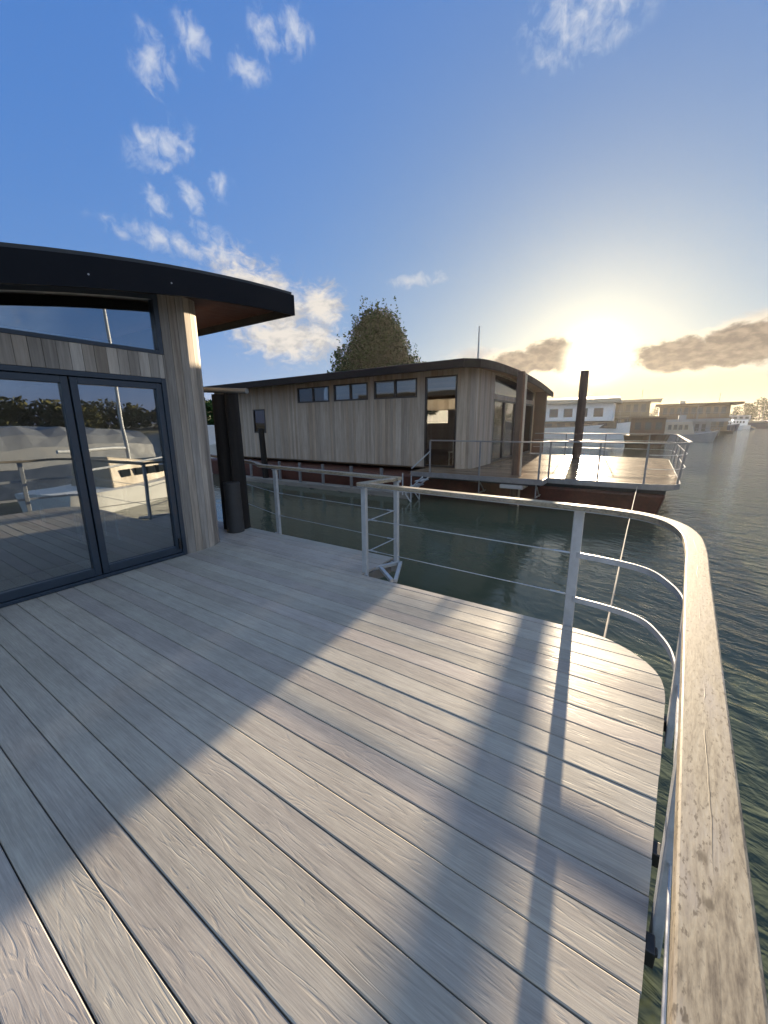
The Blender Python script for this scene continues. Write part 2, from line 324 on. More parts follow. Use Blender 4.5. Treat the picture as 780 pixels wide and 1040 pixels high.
def handrail_material():
    m, t, b = mat('weathered_oak', (0.4, 0.34, 0.25), 0.6, 0, 0.25)
    gc = attr(t, 'gc').outputs['Vector']; gx, gy, gz = t.sep(gc)
    n1 = t.noise(t.scale(gc, 14.0, 95.0, 60.0), 1.0, 6, 0.65, 0.5)
    n2 = t.noise(t.scale(gc, 45.0, 190.0, 120.0), 1.0, 4, 0.6)
    n3 = t.noise(t.scale(gc, 2.6, 14.0, 10.0), 1.0, 5, 0.6, 0.6)
    f = t.math('ADD', t.math('MULTIPLY', n1, 0.45), t.math('ADD', t.math('MULTIPLY', n2, 0.3), t.math('MULTIPLY', n3, 0.25)))
    c = t.ramp(f, [(0.36, (0.085, 0.068, 0.052)), (0.45, (0.21, 0.175, 0.125)), (0.54, (0.31, 0.265, 0.19)), (0.66, (0.41, 0.365, 0.28))])
    c = t.mix(t.ss(n3, 0.5, 0.7, 0, 0.5), c, (0.22, 0.20, 0.205, 1))
    sp = t.noise(t.scale(gc, 60.0, 150.0, 120.0), 1.0, 3, 0.6); c = t.mix(t.math('MULTIPLY', t.ss(sp, 0.54, 0.66), t.ss(n3, 0.35, 0.6, 0.25, 0.85)), c, (0.075, 0.06, 0.045, 1))
    # split along the middle and a few knots
    crack = t.math('MULTIPLY', t.ss(t.math('ABSOLUTE', t.math('ADD', gy, t.math('MULTIPLY', t.math('SUBTRACT', t.noise(t.scale(gc, 5, 0, 0), 1.0, 3, 0.6), 0.5), 0.02))), 0.0, 0.0016, 1, 0), t.ss(t.noise(t.scale(gc, 3.1, 0, 0), 1.0, 2, 0.5), 0.48, 0.56))
    c = t.mix(t.math('MULTIPLY', crack, 0.75), c, (0.05, 0.038, 0.028, 1))
    kn = None
    for (kx, ky, kr) in KNOTS:
        d = t.math('SQRT', t.math('ADD', t.math('POWER', t.math('MULTIPLY', t.math('SUBTRACT', gx, kx), 0.75), 2.0), t.math('POWER', t.math('SUBTRACT', gy, ky), 2.0)))
        d = t.math('ADD', d, t.math('MULTIPLY', t.math('SUBTRACT', n2, 0.5), 0.012))
        k = t.ss(d, kr*0.25, kr, 1.0, 0.0); kn = k if kn is None else t.math('MAXIMUM', kn, k)
    c = t.mix(t.math('MULTIPLY', kn, 0.8), c, (0.055, 0.042, 0.03, 1))
    t.put(b.inputs['Base Color'], c); t.put(b.inputs['Roughness'], t.ss(f, 0.3, 0.7, 0.5, 0.72))
    bump(t, b, t.math('SUBTRACT', t.math('ADD', n1, t.math('MULTIPLY', n2, 0.6)), t.math('MULTIPLY', crack, 1.5)), 0.28, 0.0012)
    return m

def glass_material(name, refl=0.30, tint=(0.62, 0.68, 0.70)):
    m = bpy.data.materials.new(name); m.use_nodes = True; t = NT(m.node_tree); t.n.clear()
    out = t.new('ShaderNodeOutputMaterial'); gl = t.new('ShaderNodeBsdfGlossy'); tr = t.new('ShaderNodeBsdfTransparent'); mx = t.new('ShaderNodeMixShader')
    gl.inputs['Roughness'].default_value = 0.004; gl.inputs['Color'].default_value = (0.92, 0.96, 1.0, 1); tr.inputs['Color'].default_value = (*tint, 1)
    fr = t.new('ShaderNodeFresnel'); fr.inputs['IOR'].default_value = 1.5
    n = t.noise(t.new('ShaderNodeTexCoord').outputs['Object'], 0.9, 2, 0.5)
    bp = t.new('ShaderNodeBump'); bp.inputs['Strength'].default_value = 0.10; bp.inputs['Distance'].default_value = 0.03; t.put(bp.inputs['Height'], n); t.l.new(bp.outputs[0], gl.inputs['Normal'])
    t.put(mx.inputs[0], t.math('ADD', t.math('MULTIPLY', fr.outputs[0], 1-refl), refl, clamp=True))
    t.l.new(tr.outputs[0], mx.inputs[1]); t.l.new(gl.outputs[0], mx.inputs[2]); t.l.new(mx.outputs[0], out.inputs[0]); return m
M['glass'] = glass_material('coated_glass', 0.24)
M['glass_n'] = glass_material('window_glass', 0.05, (0.75, 0.76, 0.74))
M['glass_far'] = paint('far_glazing', (0.075, 0.072, 0.07), 0.15, 0, 0.3, 0.5)
M['glass_dark'] = paint('dark_glazing', (0.02, 0.025, 0.03), 0.08, 0, 0.1)

def water_material():
    m, t, b = mat('river_water', (0.055, 0.068, 0.044), 0.05, 0, 0.5); b.inputs['IOR'].default_value = 1.333
    co = t.new('ShaderNodeTexCoord').outputs['Object']
    mp = t.new('ShaderNodeMapping'); mp.inputs['Rotation'].default_value = (0, 0, R(24)); t.put(mp.inputs[0], co); v = mp.outputs[0]
    a = t.noise(t.scale(v, 1.0, 2.0, 1), 1.5, 3, 0.55, 0.8); b_ = t.noise(t.scale(v, 1.0, 1.8, 1), 5.5, 3, 0.6, 0.5); c = t.noise(t.scale(v, 0.3, 0.8, 1), 0.55, 2, 0.5, 0.4)
    h = t.math('ADD', t.math('MULTIPLY', a, 1.0), t.math('ADD', t.math('MULTIPLY', b_, 0.30), t.math('MULTIPLY', c, 1.2)))
    # livelier out in the stream than in the sheltered gap between the boats
    px = t.sep(co)[0]; calm = t.ss(px, -1.5, 2.5, 0.14, 1.0)
    n = t.new('ShaderNodeBump'); n.inputs['Distance'].default_value = 0.16; t.put(n.inputs['Strength'], t.math('MULTIPLY', calm, 0.50)); t.put(n.inputs['Height'], h)
    t.l.new(n.outputs[0], b.inputs['Normal'])
    return m
def leaf_material(name, dark, light, trans=0.07):
    m, t, b = mat(name, dark, 0.85, 0, 0.08)
    rn = attr(t, 'rnd').outputs['Fac']; t.put(b.inputs['Base Color'], t.ramp(rn, [(0.0, dark), (1.0, light)]))
    tl = t.new('ShaderNodeBsdfTranslucent'); t.put(tl.inputs[0], t.ramp(rn, [(0.0, dark), (1.0, light)])); mx = t.new('ShaderNodeMixShader'); mx.inputs[0].default_value = trans
    out = [n for n in t.n if n.type == 'OUTPUT_MATERIAL'][0]
    t.l.new(b.outputs[0], mx.inputs[1]); t.l.new(tl.outputs[0], mx.inputs[2]); t.l.new(mx.outputs[0], out.inputs[0]); return m
M['leaf'] = leaf_material('dark_leaves', (0.003, 0.013, 0.002), (0.011, 0.036, 0.006))
M['leaf2'] = leaf_material('brownish_leaves', (0.035, 0.038, 0.014), (0.11, 0.105, 0.04))
M['water'] = water_material()

# ------------------------------------------------------------------ water and banks
WZ = -0.8
b = MB(); b.quad((-900, -900, WZ), (900, -900, WZ), (900, 1500, WZ), (-900, 1500, WZ)); struct(b.build('water', M['water']))
def bank(name, pts, width_dir, h=1.2):
    """a low river bank: a strip with a sloping edge and bumpy top"""
    b = MB(); n = len(pts); V = []; F = []; rows = ((-4, WZ-0.4), (0, WZ+0.3), (5, WZ+h), (30, WZ+h+0.6), (160, WZ+h+2.5))
    for i, p in enumerate(pts):
        for (d, z) in rows: V.append((p[0]+width_dir[0]*d+random.uniform(-.8, .8), p[1]+width_dir[1]*d+random.uniform(-.8, .8), z+random.uniform(-.15, .15)))
    m = len(rows)
    for i in range(n-1):
        for j in range(m-1): F.append((i*m+j, (i+1)*m+j, (i+1)*m+j+1, i*m+j+1))
    b.add(V, F, V, 0.5); return struct(b.build(name, M['soil'], smooth=True))
bank('far_bank', [(-260+20*i, 262+0.05*20*i) for i in range(46)], (0.0, 1.0))
bank('east_bank', [(150-6*math.sin(i*0.5), -240+18*i) for i in range(30)], (1.0, 0.1))
bank('near_bank', [(-31+3*math.sin(i*0.7), -120+14*i) for i in range(20)], (-1.0, 0.05))

# ------------------------------------------------------------------ our deck
DZ = 0.0
def edge_x(y): return 0.100+0.0715*y
CORNER = [(0.284, 2.58), (0.282, 2.68), (0.268, 2.78), (0.235, 2.87), (0.18, 2.955), (0.10, 3.04), (0.0, 3.11), (-0.10, 3.155), (-0.22, 3.178), (-0.36, 3.186)]
def right_x(y):
    if y <= CORNER[0][1]: return edge_x(y)
    for (xa, ya), (xb, yb) in zip(CORNER, CORNER[1:]):
        if ya <= y <= yb: return xa+(xb-xa)*(y-ya)/(yb-ya)
    return -0.36
b = MB()
PITCHB = 0.1468; Y0B = 0.170
for k in range(-30, 26):
    ya, yb = Y0B+PITCHB*k+0.0022, Y0B+PITCHB*(k+1)-0.0022
    if ya > 3.84: break
    yb = min(yb, 3.88)
    spans = []
    if yb <= 3.12:
        xl = -4.70 if yb < 2.72 else -7.5
        spans.append((xl, None))
    elif ya < 3.15:
        yb = 3.184; spans.append((-7.5, None))
    else:
        spans.append((-7.5, -2.40))
    if ya < 3.15 < yb+0.07 and yb > 3.12: spans.append((-7.5, -2.40, 3.19, Y0B+PITCHB*(k+1)-0.0028))
    for xl, xr, *yy_ in spans:
        if yy_: ya, yb = yy_
        zt = DZ+random.uniform(-0.0009, 0.0009); tilt = random.uniform(-0.0005, 0.0005)
        ys = [ya, ya+0.0035]+[ya+(yb-ya)*q for q in (0.2, 0.35, 0.5, 0.65, 0.8)]+[yb-0.0035, yb]
        zs = [zt-0.0035]+[zt+tilt*(2*(y-ya)/(yb-ya)-1) for y in ys[1:-1]]+[zt-0.0035]
        prof = [(ya, zt-0.024)]+list(zip(ys, zs))+[(yb, zt-0.024)]
        rnd = random.random(); V = []; G = []
        jx = random.uniform(-0.002, 0.002)
        # split the long boards where a real one would end
        for end in (0, 1):
            for (y, z) in prof:
                x = xl if end == 0 else (right_x(y)+jx if xr is None else xr)
                V.append((x, y, z)); G.append((x+rnd*40, y-ya+rnd*3, 0))
        m = len(prof)
        F = [(j, j+1, m+j+1, m+j) for j in range(m-1)]+[(m-1, 0, m, 2*m-1)]+[tuple(range(m)), tuple(reversed(range(m, 2*m)))]
        b.add(V, F, G, rnd)
struct(b.build('deck', M['deck']))
# joists under the boards, seen dark through the gaps
b = MB(); b.box(-4.6, 0.02, -4.0, 2.6, -0.16, -0.03); b.box(-4.6, -0.35, 2.6, 3.1, -0.16, -0.03); b.box(-7.4, -2.45, 3.0, 3.8, -0.16, -0.03)
struct(b.build('deck_underframe', M['hull']))
OUT = [(edge_x(-4.0), -4.0), (edge_x(2.58), 2.58)]+CORNER[1:]+[(-2.39, 3.186), (-2.39, 3.885), (-7.5, 3.885)]
b = MB(); b.sweep([(x-0.012, y-0.012, -0.10) for x, y in OUT], [(-0.008, -0.07), (0.008, -0.07), (0.008, 0.065), (-0.008, 0.065)])
struct(b.build('deck_edge_trim', M['steel_dark']))

# ------------------------------------------------------------------ our houseboat
WX = -4.69
def roofz(y): return 2.660+0.2832*y-0.0284*y*y if y > -1 else 2.660-0.3116+0.34*(y+1)
hb = thing('houseboat', 'houseboat at the left with tall sliding glass doors and dark overhanging curved roof', 'houseboat', (-4.7, 1.0, 0))
def clad_run(b, p0, p1, zlo, zhi, bw=0.105, normal=(1, 0), th=0.022, openings=(), gap=0.004):
    """vertical boards from p0 to p1; openings = (s0, s1, z0, z1); zlo, zhi callable on the distance s"""
    a = Vector((*p0, 0)); d = Vector((*p1, 0))-a; L = d.length; d.normalize(); nrm = Vector((*normal, 0)); s = 0.0
    cuts = sorted({round(v, 4) for o in openings for v in o[:2]})
    while s < L-1e-4:
        e = min(L, s+bw*random.uniform(0.96, 1.04))
        if L-e < bw*0.3: e = L
        for c in cuts:
            if s+0.004 < c < e-0.004: e = c
        zr = [(zlo(s) if callable(zlo) else zlo, 1)]
        mid = (s+e)/2; zs = [(zlo, zhi)]
        segs = [[None, None]]
        def top(q): return zhi(q) if callable(zhi) else zhi
        def bot(q): return zlo(q) if callable(zlo) else zlo
        pieces = [(bot, top)]
        for (o0, o1, z0, z1) in openings:
            if o0-1e-6 <= mid <= o1+1e-6:
                new = []
                for (bo, to) in pieces:
                    f0 = z0 if callable(z0) else (lambda q, z0=z0: z0); f1 = z1 if callable(z1) else (lambda q, z1=z1: z1)
                    if f0(mid) > bo(mid)+0.02: new.append((bo, f0))
                    if f1(mid) < to(mid)-0.02: new.append((f1, to))
                pieces = new
        rnd = random.random(); sh = random.uniform(-0.0012, 0.0012)
        for (bo, to) in pieces:
            q0, q1 = s+gap/2, e-gap/2
            A, B = a+d*q0, a+d*q1; C, D = B+nrm*(th+sh), A+nrm*(th+sh)
            P = [(A.x, A.y, bo(q0)), (B.x, B.y, bo(q1)), (C.x, C.y, bo(q1)), (D.x, D.y, bo(q0)), (A.x, A.y, to(q0)), (B.x, B.y, to(q1)), (C.x, C.y, to(q1)), (D.x, D.y, to(q0))]
            if (B-A).cross(D-A).z < 0: P = [P[i] for i in (3, 2, 1, 0, 7, 6, 5, 4)]
            b.hexa(P, 'z', rnd)
        s = e
    return b
def clad_arc(b, c, r, a0, a1, zlo, zhi, bw=0.09, th=0.022):
    n = max(2, int(abs(a1-a0)*r/bw+0.5))
    for i in range(n):
        p, q = a0+(a1-a0)*i/n, a0+(a1-a0)*(i+1)/n; e = 0.02/r*0.1; p += e; q -= e; rnd = random.random()
        P = [(c[0]+math.cos(p)*r, c[1]+math.sin(p)*r), (c[0]+math.cos(p)*(r+th), c[1]+math.sin(p)*(r+th)), (c[0]+math.cos(q)*(r+th), c[1]+math.sin(q)*(r+th)), (c[0]+math.cos(q)*r, c[1]+math.sin(q)*r)]
        zt = [zhi(y) if callable(zhi) else zhi for (_, y) in P]
        b.hexa([(x, y, zlo) for x, y in P]+[(x, y, z) for (x, y), z in zip(P, zt)], 'z', rnd)
DY1, DTOP = 2.56, 2.13          # door opening: right edge, top
wtop = lambda y: roofz(y)-0.188
b = MB()
yA = -4.0
clad_run(b, (WX-0.022, yA), (WX-0.022, 2.78), 0.0, lambda s: roofz(yA+s)-0.17, openings=[(0.0, DY1-yA, 0.0, DTOP), (0.0, DY1+0.02-yA, 2.385, lambda s: wtop(yA+s))])
clad_arc(b, (WX-0.45, 2.78), 0.428, 0.0, PI/2, 0.0, lambda y: roofz(y)-0.17)
clad_run(b, (WX-0.45, 3.208), (-15, 3.208), 0.0, 2.95, normal=(0, 1))
b.build('wall', M['clad'], hb)
b = MB(); b.box(WX-0.14, WX-0.026, yA, DY1+0.1, 2.14, 2.375); b.box(WX-0.14, WX-0.026, DY1+0.01, 2.78, 0, 2.95)
b.box(-15, WX-0.5, 3.06, 3.195, 0, 2.9); b.box(-15, -14.9, yA, 3.1, 0, 2.9); b.build('inner_wall', M['plaster'], hb)
b = MB(); b.box(-14.9, WX-0.1, yA, 3.06, -0.05, 0.012, 'y'); b.build('inner_floor', M['floor_in'], hb)
b = MB(); b.box(-14.9, WX-0.16, yA, 3.05, 2.42, 2.47); b.build('ceiling', M['plaster'], hb)
b = MB(); b.box(-15, WX-0.15, yA-0.12, yA, 0, 0.3); b.box(-15, -13.5, yA-0.12, yA, 0.3, 2.9); b.box(-13.5, WX-0.15, yA-0.12, yA, 2.25, 2.9); b.box(-9.6, -9.3, yA-0.12, yA, 0.3, 2.25); b.build('partition', M['plaster'], hb)  # unseen openings added to let more sky light into the room
b = MB(); b.box(-15.2, -0.12, -4.6, 3.05, -1.5, -0.2); b.box(-15.2, -2.6, 3.05, 3.6, -1.5, -0.2); b.build('hull', M['hull'], hb, bevel=0.05)
# roof: arched across the boat, oversailing the glazed end
XF, YT = -4.25, 4.20
ys = [yA+ (YT-yA)*i/24 for i in range(25)]
b = MB(); V = []; F = []
for i, y in enumerate(ys):
    z = roofz(y); V += [(XF+0.0, y, z+0.012), (-15.3, y, z+0.012), (-15.3, y, z-0.15), (XF-0.03, y, z-0.15)]
for i in range(24):
    for j in range(4): F.append((i*4+j, (i+1)*4+j, (i+1)*4+(j+1) % 4, i*4+(j+1) % 4))
F += [(0, 1, 2, 3), (99, 98, 97, 96)]
b.add(V, F, V, 0.5); roof = b.build('roof', M['roof_edge'], hb)
b = MB()
for i in range(24):
    y0, y1 = ys[i], ys[i+1]; z0, z1 = roofz(y0), roofz(y1)
    b.hexa([(XF-0.03, y0, z0-0.275), (XF+0.012, y0, z0-0.275), (XF+0.012, y1, z1-0.275), (XF-0.03, y1, z1-0.275), (XF-0.03, y0, z0-0.022), (XF+0.012, y0, z0-0.022), (XF+0.012, y1, z1-0.022), (XF-0.03, y1, z1-0.022)], rnd=0.5)
zt = roofz(YT); b.box(-15.3, XF+0.012, YT, YT+0.03, zt-0.275, zt-0.022, rnd=0.5); b.build('fascia', M['fascia'], roof)
b = MB()
for i in range(24):
    y0, y1 = ys[i], ys[i+1]; b.hexa([(-15.2, y0, roofz(y0)-0.175), (XF-0.031, y0, roofz(y0)-0.175), (XF-0.031, y1, roofz(y1)-0.175), (-15.2, y1, roofz(y1)-0.175), (-15.2, y0, roofz(y0)-0.153), (XF-0.031, y0, roofz(y0)-0.153), (XF-0.031, y1, roofz(y1)-0.153), (-15.2, y1, roofz(y1)-0.153)], 'y')
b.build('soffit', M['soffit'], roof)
for i in range(3):
    b = MB(); b.tube([(XF, 0.9+0.75*i+0.1, roofz(0.9+0.75*i)-0.15), (XF+0.016, 0.9+0.75*i+0.1, roofz(0.9+0.75*i)-0.15)], 0.008, 8)
    b.build('fixing_screw', M['steel'], roof)
# sliding doors
def frame_yz(b, x0, x1, y0, y1, z0, z1, wv, wt, wb):
    b.box(x0, x1, y0, y0+wv, z0, z1, rnd=.5); b.box(x0, x1, y1-wv, y1, z0, z1, rnd=.5)
    b.box(x0, x1, y0+wv, y1-wv, z0, z0+wb, rnd=.5); b.box(x0, x1, y0+wv, y1-wv, z1-wt, z1, rnd=.5)
def frame_xz(b, y0, y1, x0, x1, z0, z1, wv, wt, wb):
    b.box(x0, x0+wv, y0, y1, z0, z1, rnd=.5); b.box(x1-wv, x1, y0, y1, z0, z1, rnd=.5)
    b.box(x0+wv, x1-wv, y0, y1, z0, z0+wb, rnd=.5); b.box(x0+wv, x1-wv, y0, y1, z1-wt, z1, rnd=.5)
b = MB(); frame_yz(b, WX-0.12, WX+0.012, -3.9, DY1-0.004, 0.004, DTOP-0.004, 0.05, 0.05, 0.035); b.build('door_frame', M['anth'], hb, bevel=0.004)
for i, (y0, y1) in enumerate(((1.63, 2.505), (0.74, 1.615), (-0.15, 0.725), (-1.04, -0.165))):
    d = MB(); frame_yz(d, WX-0.085, WX-0.005, y0, y1, 0.045, DTOP-0.06, 0.062, 0.065, 0.085); dr = d.build('sliding_door', M['anth'], hb, bevel=0.005)
    g = MB(); g.box(WX-0.05, WX-0.042, y0+0.058, y1-0.058, 0.125, DTOP-0.12); g.build('pane', M['glass'], dr)
    if i == 0:
        h = MB(); h.tube([(WX+0.02, y1-0.03, 0.12), (WX+0.02, y1-0.03, 0.2)], 0.012, 8); h.box(WX-0.005, WX+0.02, y1-0.04, y1-0.02, 0.1, 0.23); h.build('handle', M['black'], dr)
# transom light under the roof
b = MB(); yy = [-3.9+ (DY1+0.005+3.9)*i/16 for i in range(17)]
for i in range(16):
    y0, y1 = yy[i], yy[i+1]
    for lo_, hi_ in ((lambda y: 2.388, lambda y: 2.425), (lambda y: wtop(y)-0.05, lambda y: wtop(y)-0.004)):
        b.hexa([(WX-0.1, y0, lo_(y0)), (WX+0.006, y0, lo_(y0)), (WX+0.006, y1, lo_(y1)), (WX-0.1, y1, lo_(y1)), (WX-0.1, y0, hi_(y0)), (WX+0.006, y0, hi_(y0)), (WX+0.006, y1, hi_(y1)), (WX-0.1, y1, hi_(y1))], rnd=.5)
b.box(WX-0.1, WX+0.008, DY1-0.035, DY1+0.012, 2.388, wtop(DY1)-0.003, rnd=.5)
win = b.build('window', M['anth'], hb)
P = [(WX-0.05, y, 2.42) for y in yy]+[(WX-0.05, y, max(2.425, wtop(y)-0.045)) for y in reversed(yy)]
g = MB(); g.prism(P[8:26], (0.008, 0, 0)); g.build('pane', M['glass'], win)

# inside our houseboat
b = MB(); b.box(-8.6, -5.5, 0.2, 2.0, 0.013, 0.024, 'y'); tag(b.build('rug', M['rug']), 'dark blue rug on the pale floor behind the sliding glass doors', 'rug')
ch = thing('dining_chair', 'pale moulded chair standing indoors behind the right sliding door', 'chair', (-6.3, 2.2, 0.012))
b = MB(); b.sweep([(-6.5, 2.0+0.0, 0.46), (-6.5, 2.42, 0.46)], [(-0.0, -0.02), (0.42, -0.02), (0.42, 0.015), (0.0, 0.015)]); b.build('seat', M['white'], ch, bevel=0.01)
b = MB(); b.hexa([(-6.52, 2.0, .47), (-6.49, 2.0, .47), (-6.49, 2.42, .47), (-6.52, 2.42, .47), (-6.62, 2.03, .88), (-6.59, 2.03, .88), (-6.59, 2.39, .88), (-6.62, 2.39, .88)]); b.build('backrest', M['white'], ch, bevel=0.01)
for x in (-6.46, -6.12):
    for y in (2.05, 2.37): b = MB(); b.tube([(x+(0.03 if x > -6.3 else -0.05), y, 0.012), (x, y, 0.44)], 0.014, 8); b.build('leg', M['white'], ch)
tb = thing('dining_table', 'white table with slim legs inside the left houseboat', 'table', (-7.6, 2.45, 0.012))
b = MB(); b.box(-8.4, -6.75, 2.1, 2.9, .71, .745); b.build('tabletop', M['white'], tb, bevel=0.005)
for x in (-8.3, -6.85):
    for y in (2.16, 2.84): b = MB(); b.box(x-.025, x+.025, y-.025, y+.025, .012, .709); b.build('leg', M['white'], tb)

# ------------------------------------------------------------------ our railing
KNOTS = []
def arc_pts(pts, n=6):
    """Catmull-Rom through points"""
    out = []; P = [Vector(p) for p in pts]; P = [P[0]*2-P[1]]+P+[P[-1]*2-P[-2]]
    for i in range(1, len(P)-2):
        for k in range(n):
            t = k/n; a, b_, c, d = P[i-1], P[i], P[i+1], P[i+2]
            out.append(0.5*((2*b_)+(c-a)*t+(2*a-5*b_+4*c-d)*t*t+(3*b_-a-3*c+d)*t*t*t))
    out.append(P[-2]); return out
def rail_x(y): return 0.1045+0.0725*y
def line(a, b_, n): return [Vector(a).lerp(Vector(b_), i/n) for i in range(n)]
curve = [Vector(p) for p in arc_pts([(rail_x(2.0), 2.0, 0), (rail_x(2.3), 2.3, 0), (0.272, 2.62, 0), (0.215, 2.87, 0), (0.08, 3.045, 0), (-0.13, 3.125, 0), (-0.40, 3.155, 0), (-0.7, 3.17, 0)], 6)]
right_run = line((rail_x(-3.6), -3.6, 0), (rail_x(2.0), 2.0, 0), 8)
main = right_run+curve+line((-0.75, 3.172, 0), (-2.46, 3.255, 0), 3)+[Vector((-2.46, 3.255, 0))]
# along-rail lengths: the knots sit where the photograph shows them
def length_at(y):
    return (Vector((rail_x(y), y, 0))-Vector((rail_x(-3.6), -3.6, 0))).length
KNOTS = [(length_at(0.60), -0.012, 0.011), (length_at(0.535), -0.006, 0.010), (length_at(1.02), -0.005, 0.005), (length_at(1.9), 0.02, 0.008), (length_at(1.35), -0.03, 0.006), (length_at(0.8), 0.03, 0.004)]
M['oak'] = handrail_material()
rl = thing('deck_railing', 'railing with grey oak handrail and steel posts curving round our deck', 'railing', (0.2, 1.0, 0))
RT = 1.0
def rounded(hw, h, r=0.0045):
    P = []
    for (cx, cy, a0) in ((hw-r, -r, 0), (-hw+r, -r, 90), (-hw+r, -h+r, 180), (hw-r, -h+r, 270)):
        for k in range(3): a = R(a0+45*k); P.append((cx+math.cos(a)*r, cy+math.sin(a)*r))
    return P
HP = rounded(0.041, 0.036)
b = MB(); b.sweep([(p.x, p.y, RT) for p in main], HP, rnd=0.0); b.build('handrail', M['oak'], rl)
JOG = [(-2.43, 3.235), (-2.33, 3.80)]
b = MB(); b.sweep([(JOG[0][0]+.005, JOG[0][1]+0.055, RT-0.002), (JOG[1][0], JOG[1][1]-0.055, RT-0.002)], HP, rnd=0.3); b.build('handrail', M['oak'], rl)
back = [Vector((-2.29, 3.81, RT))]+line((-2.8, 3.84, RT), (-4.7, 3.98, RT), 4)+arc_pts([(-4.75, 3.985, RT), (-4.98, 4.03, RT), (-5.25, 4.19, RT), (-5.6, 4.33, RT), (-6.6, 4.6, RT), (-8.0, 5.0, RT)], 4)
b = MB(); b.sweep(back, HP, rnd=0.6); b.build('handrail', M['oak'], rl)
# steel flat the oak is screwed down to
b = MB(); b.sweep([(p.x, p.y, RT-0.0362) for p in main], [(-0.03, -0.008), (0.03, -0.008), (0.03, 0), (-0.03, 0)]); b.build('rail_flat', M['steel'], rl)
b = MB(); b.sweep([v-Vector((0, 0, 0.0362)) for v in back], [(-0.03, -0.008), (0.03, -0.008), (0.03, 0), (-0.03, 0)]); b.build('rail_flat', M['steel'], rl)
def post(x, y, hx=0.032, hy=0.022, z0=-0.14, rz=0.0, lean=(0, 0)):
    b = MB(); c, s_ = math.cos(rz), math.sin(rz); P = []
    for z, l in ((z0, 0), (RT-0.0445, 1)):
        for (u, v) in ((-hx, -hy), (hx, -hy), (hx, hy), (-hx, hy)): P.append((x+u*c-v*s_+lean[0]*l, y+u*s_+v*c+lean[1]*l, z))
    b.hexa(P, rnd=.5); p = b.build('post', M['steel'], rl, bevel=0.006); return p
POSTS = [(-0.345, 3.222), (-2.41, 3.285), (-2.31, 3.765), (-4.52, 3.935)]
post(-0.345, 3.225, 0.036, 0.018)
post(-2.41, 3.275, 0.03, 0.022); post(-2.31, 3.765, 0.028, 0.022); post(-4.52, 3.925, 0.034, 0.02); post(-6.6, 4.55, 0.034, 0.02)
RP = [2.36, 1.30, -0.05, -1.45, -2.9]
for y in RP: post(edge_x(y)+0.034, y, 0.016, 0.034, lean=(rail_x(y)-edge_x(y)-0.034, 0))
for y in (2.40, 1.56, 1.21):
    b = MB(); x = edge_x(y); b.box(x-0.012, x+0.028, y-0.03, y+0.03, -0.075, -0.012, rnd=.4); b.tube([(x+0.028, y, -0.04), (x+0.036, y, -0.04)], 0.014, 8); b.build('bracket', M['black'], rl, bevel=0.004)
# flat bars that follow the curve, wires on the straights
def upto(path, x): return [p for p in path if p.x >= x or p.y < 3.0]
bar_path = [Vector((rail_x(y), y, 0)) for y in (1.32, 1.7)]+[p for p in curve if p.x > -0.33]+[Vector((-0.33, 3.19, 0))]
for z in (0.60, 0.235):
    pts = [Vector((edge_x(p.y)+0.035 if p.y < 2.5 else p.x+0.02*(1 if p.y < 3.1 else 0), p.y+(0.045 if p.y > 2.9 else 0.0), z)) for p in bar_path]
    pts = arc_pts([pts[i] for i in range(0, len(pts), 4)]+[Vector((-0.33, 3.222, z))], 5)
    b = MB(); b.sweep(pts, [(-0.005, -0.022), (0.005, -0.022), (0.005, 0.022), (-0.005, 0.022)]); b.build('curved_bar', M['steel'], rl)
def wire(a, b_, r=0.0042):
    m = MB(); m.tube([a, b_], r, 8); m.build('wire', M['wire'], rl)
for z in (0.60, 0.255):
    wire((-0.37, 3.222, z), (-2.39, 3.285, z)); wire((-2.34, 3.775, z), (-4.5, 3.925, z)); wire((-4.54, 3.93, z), (-6.6, 4.55, z))
    wire((-2.41, 3.30, z-0.03), (-2.32, 3.75, z+0.02), 0.006)
    for ya, yb_ in ((1.30, -0.05), (-0.05, -1.45), (-1.45, -2.9)): wire((edge_x(ya)+0.03, ya, z), (edge_x(yb_)+0.03, yb_, z), 0.005)
for z in (0.60, 0.255):
    for a_, b_ in (((-0.385, 3.2225, z), (-0.50, 3.2265, z)), ((-2.375, 3.2845, z), (-2.26, 3.281, z)), ((-2.345, 3.7755, z), (-2.45, 3.783, z)), ((-4.48, 3.9235, z), (-4.37, 3.916, z))):
        m = MB(); m.tube([a_, b_], 0.0085, 8); m.build('tensioner', M['wire'], rl)
for x, y in ((-0.345, 3.222), (-2.41, 3.275), (-2.31, 3.765), (-4.52, 3.925)):
    m = MB(); m.box(x-.055, x+.055, y-.04, y-.022, -0.13, -0.012, rnd=.5); m.build('base_plate', M['steel'], rl, bevel=0.004)
    m = MB(); m.box(x-.05, x+.05, y-.026, y+.026, RT-0.053, RT-0.0445, rnd=.5); m.build('saddle', M['steel'], rl, bevel=0.002)
b = MB()
for p, q in (((-2.50, 3.30), (-2.26, 3.78)), ((-2.26, 3.78), (-2.02, 3.27)), ((-2.36, 3.50), (-2.05, 3.25))):
    b.sweep([(*p, -0.02), (*q, -0.02)], [(-0.018, -0.018), (0.018, -0.018), (0.018, 0.018), (-0.018, 0.018)], rnd=.5)
b.build('gate_bracket', M['steel'], rl)

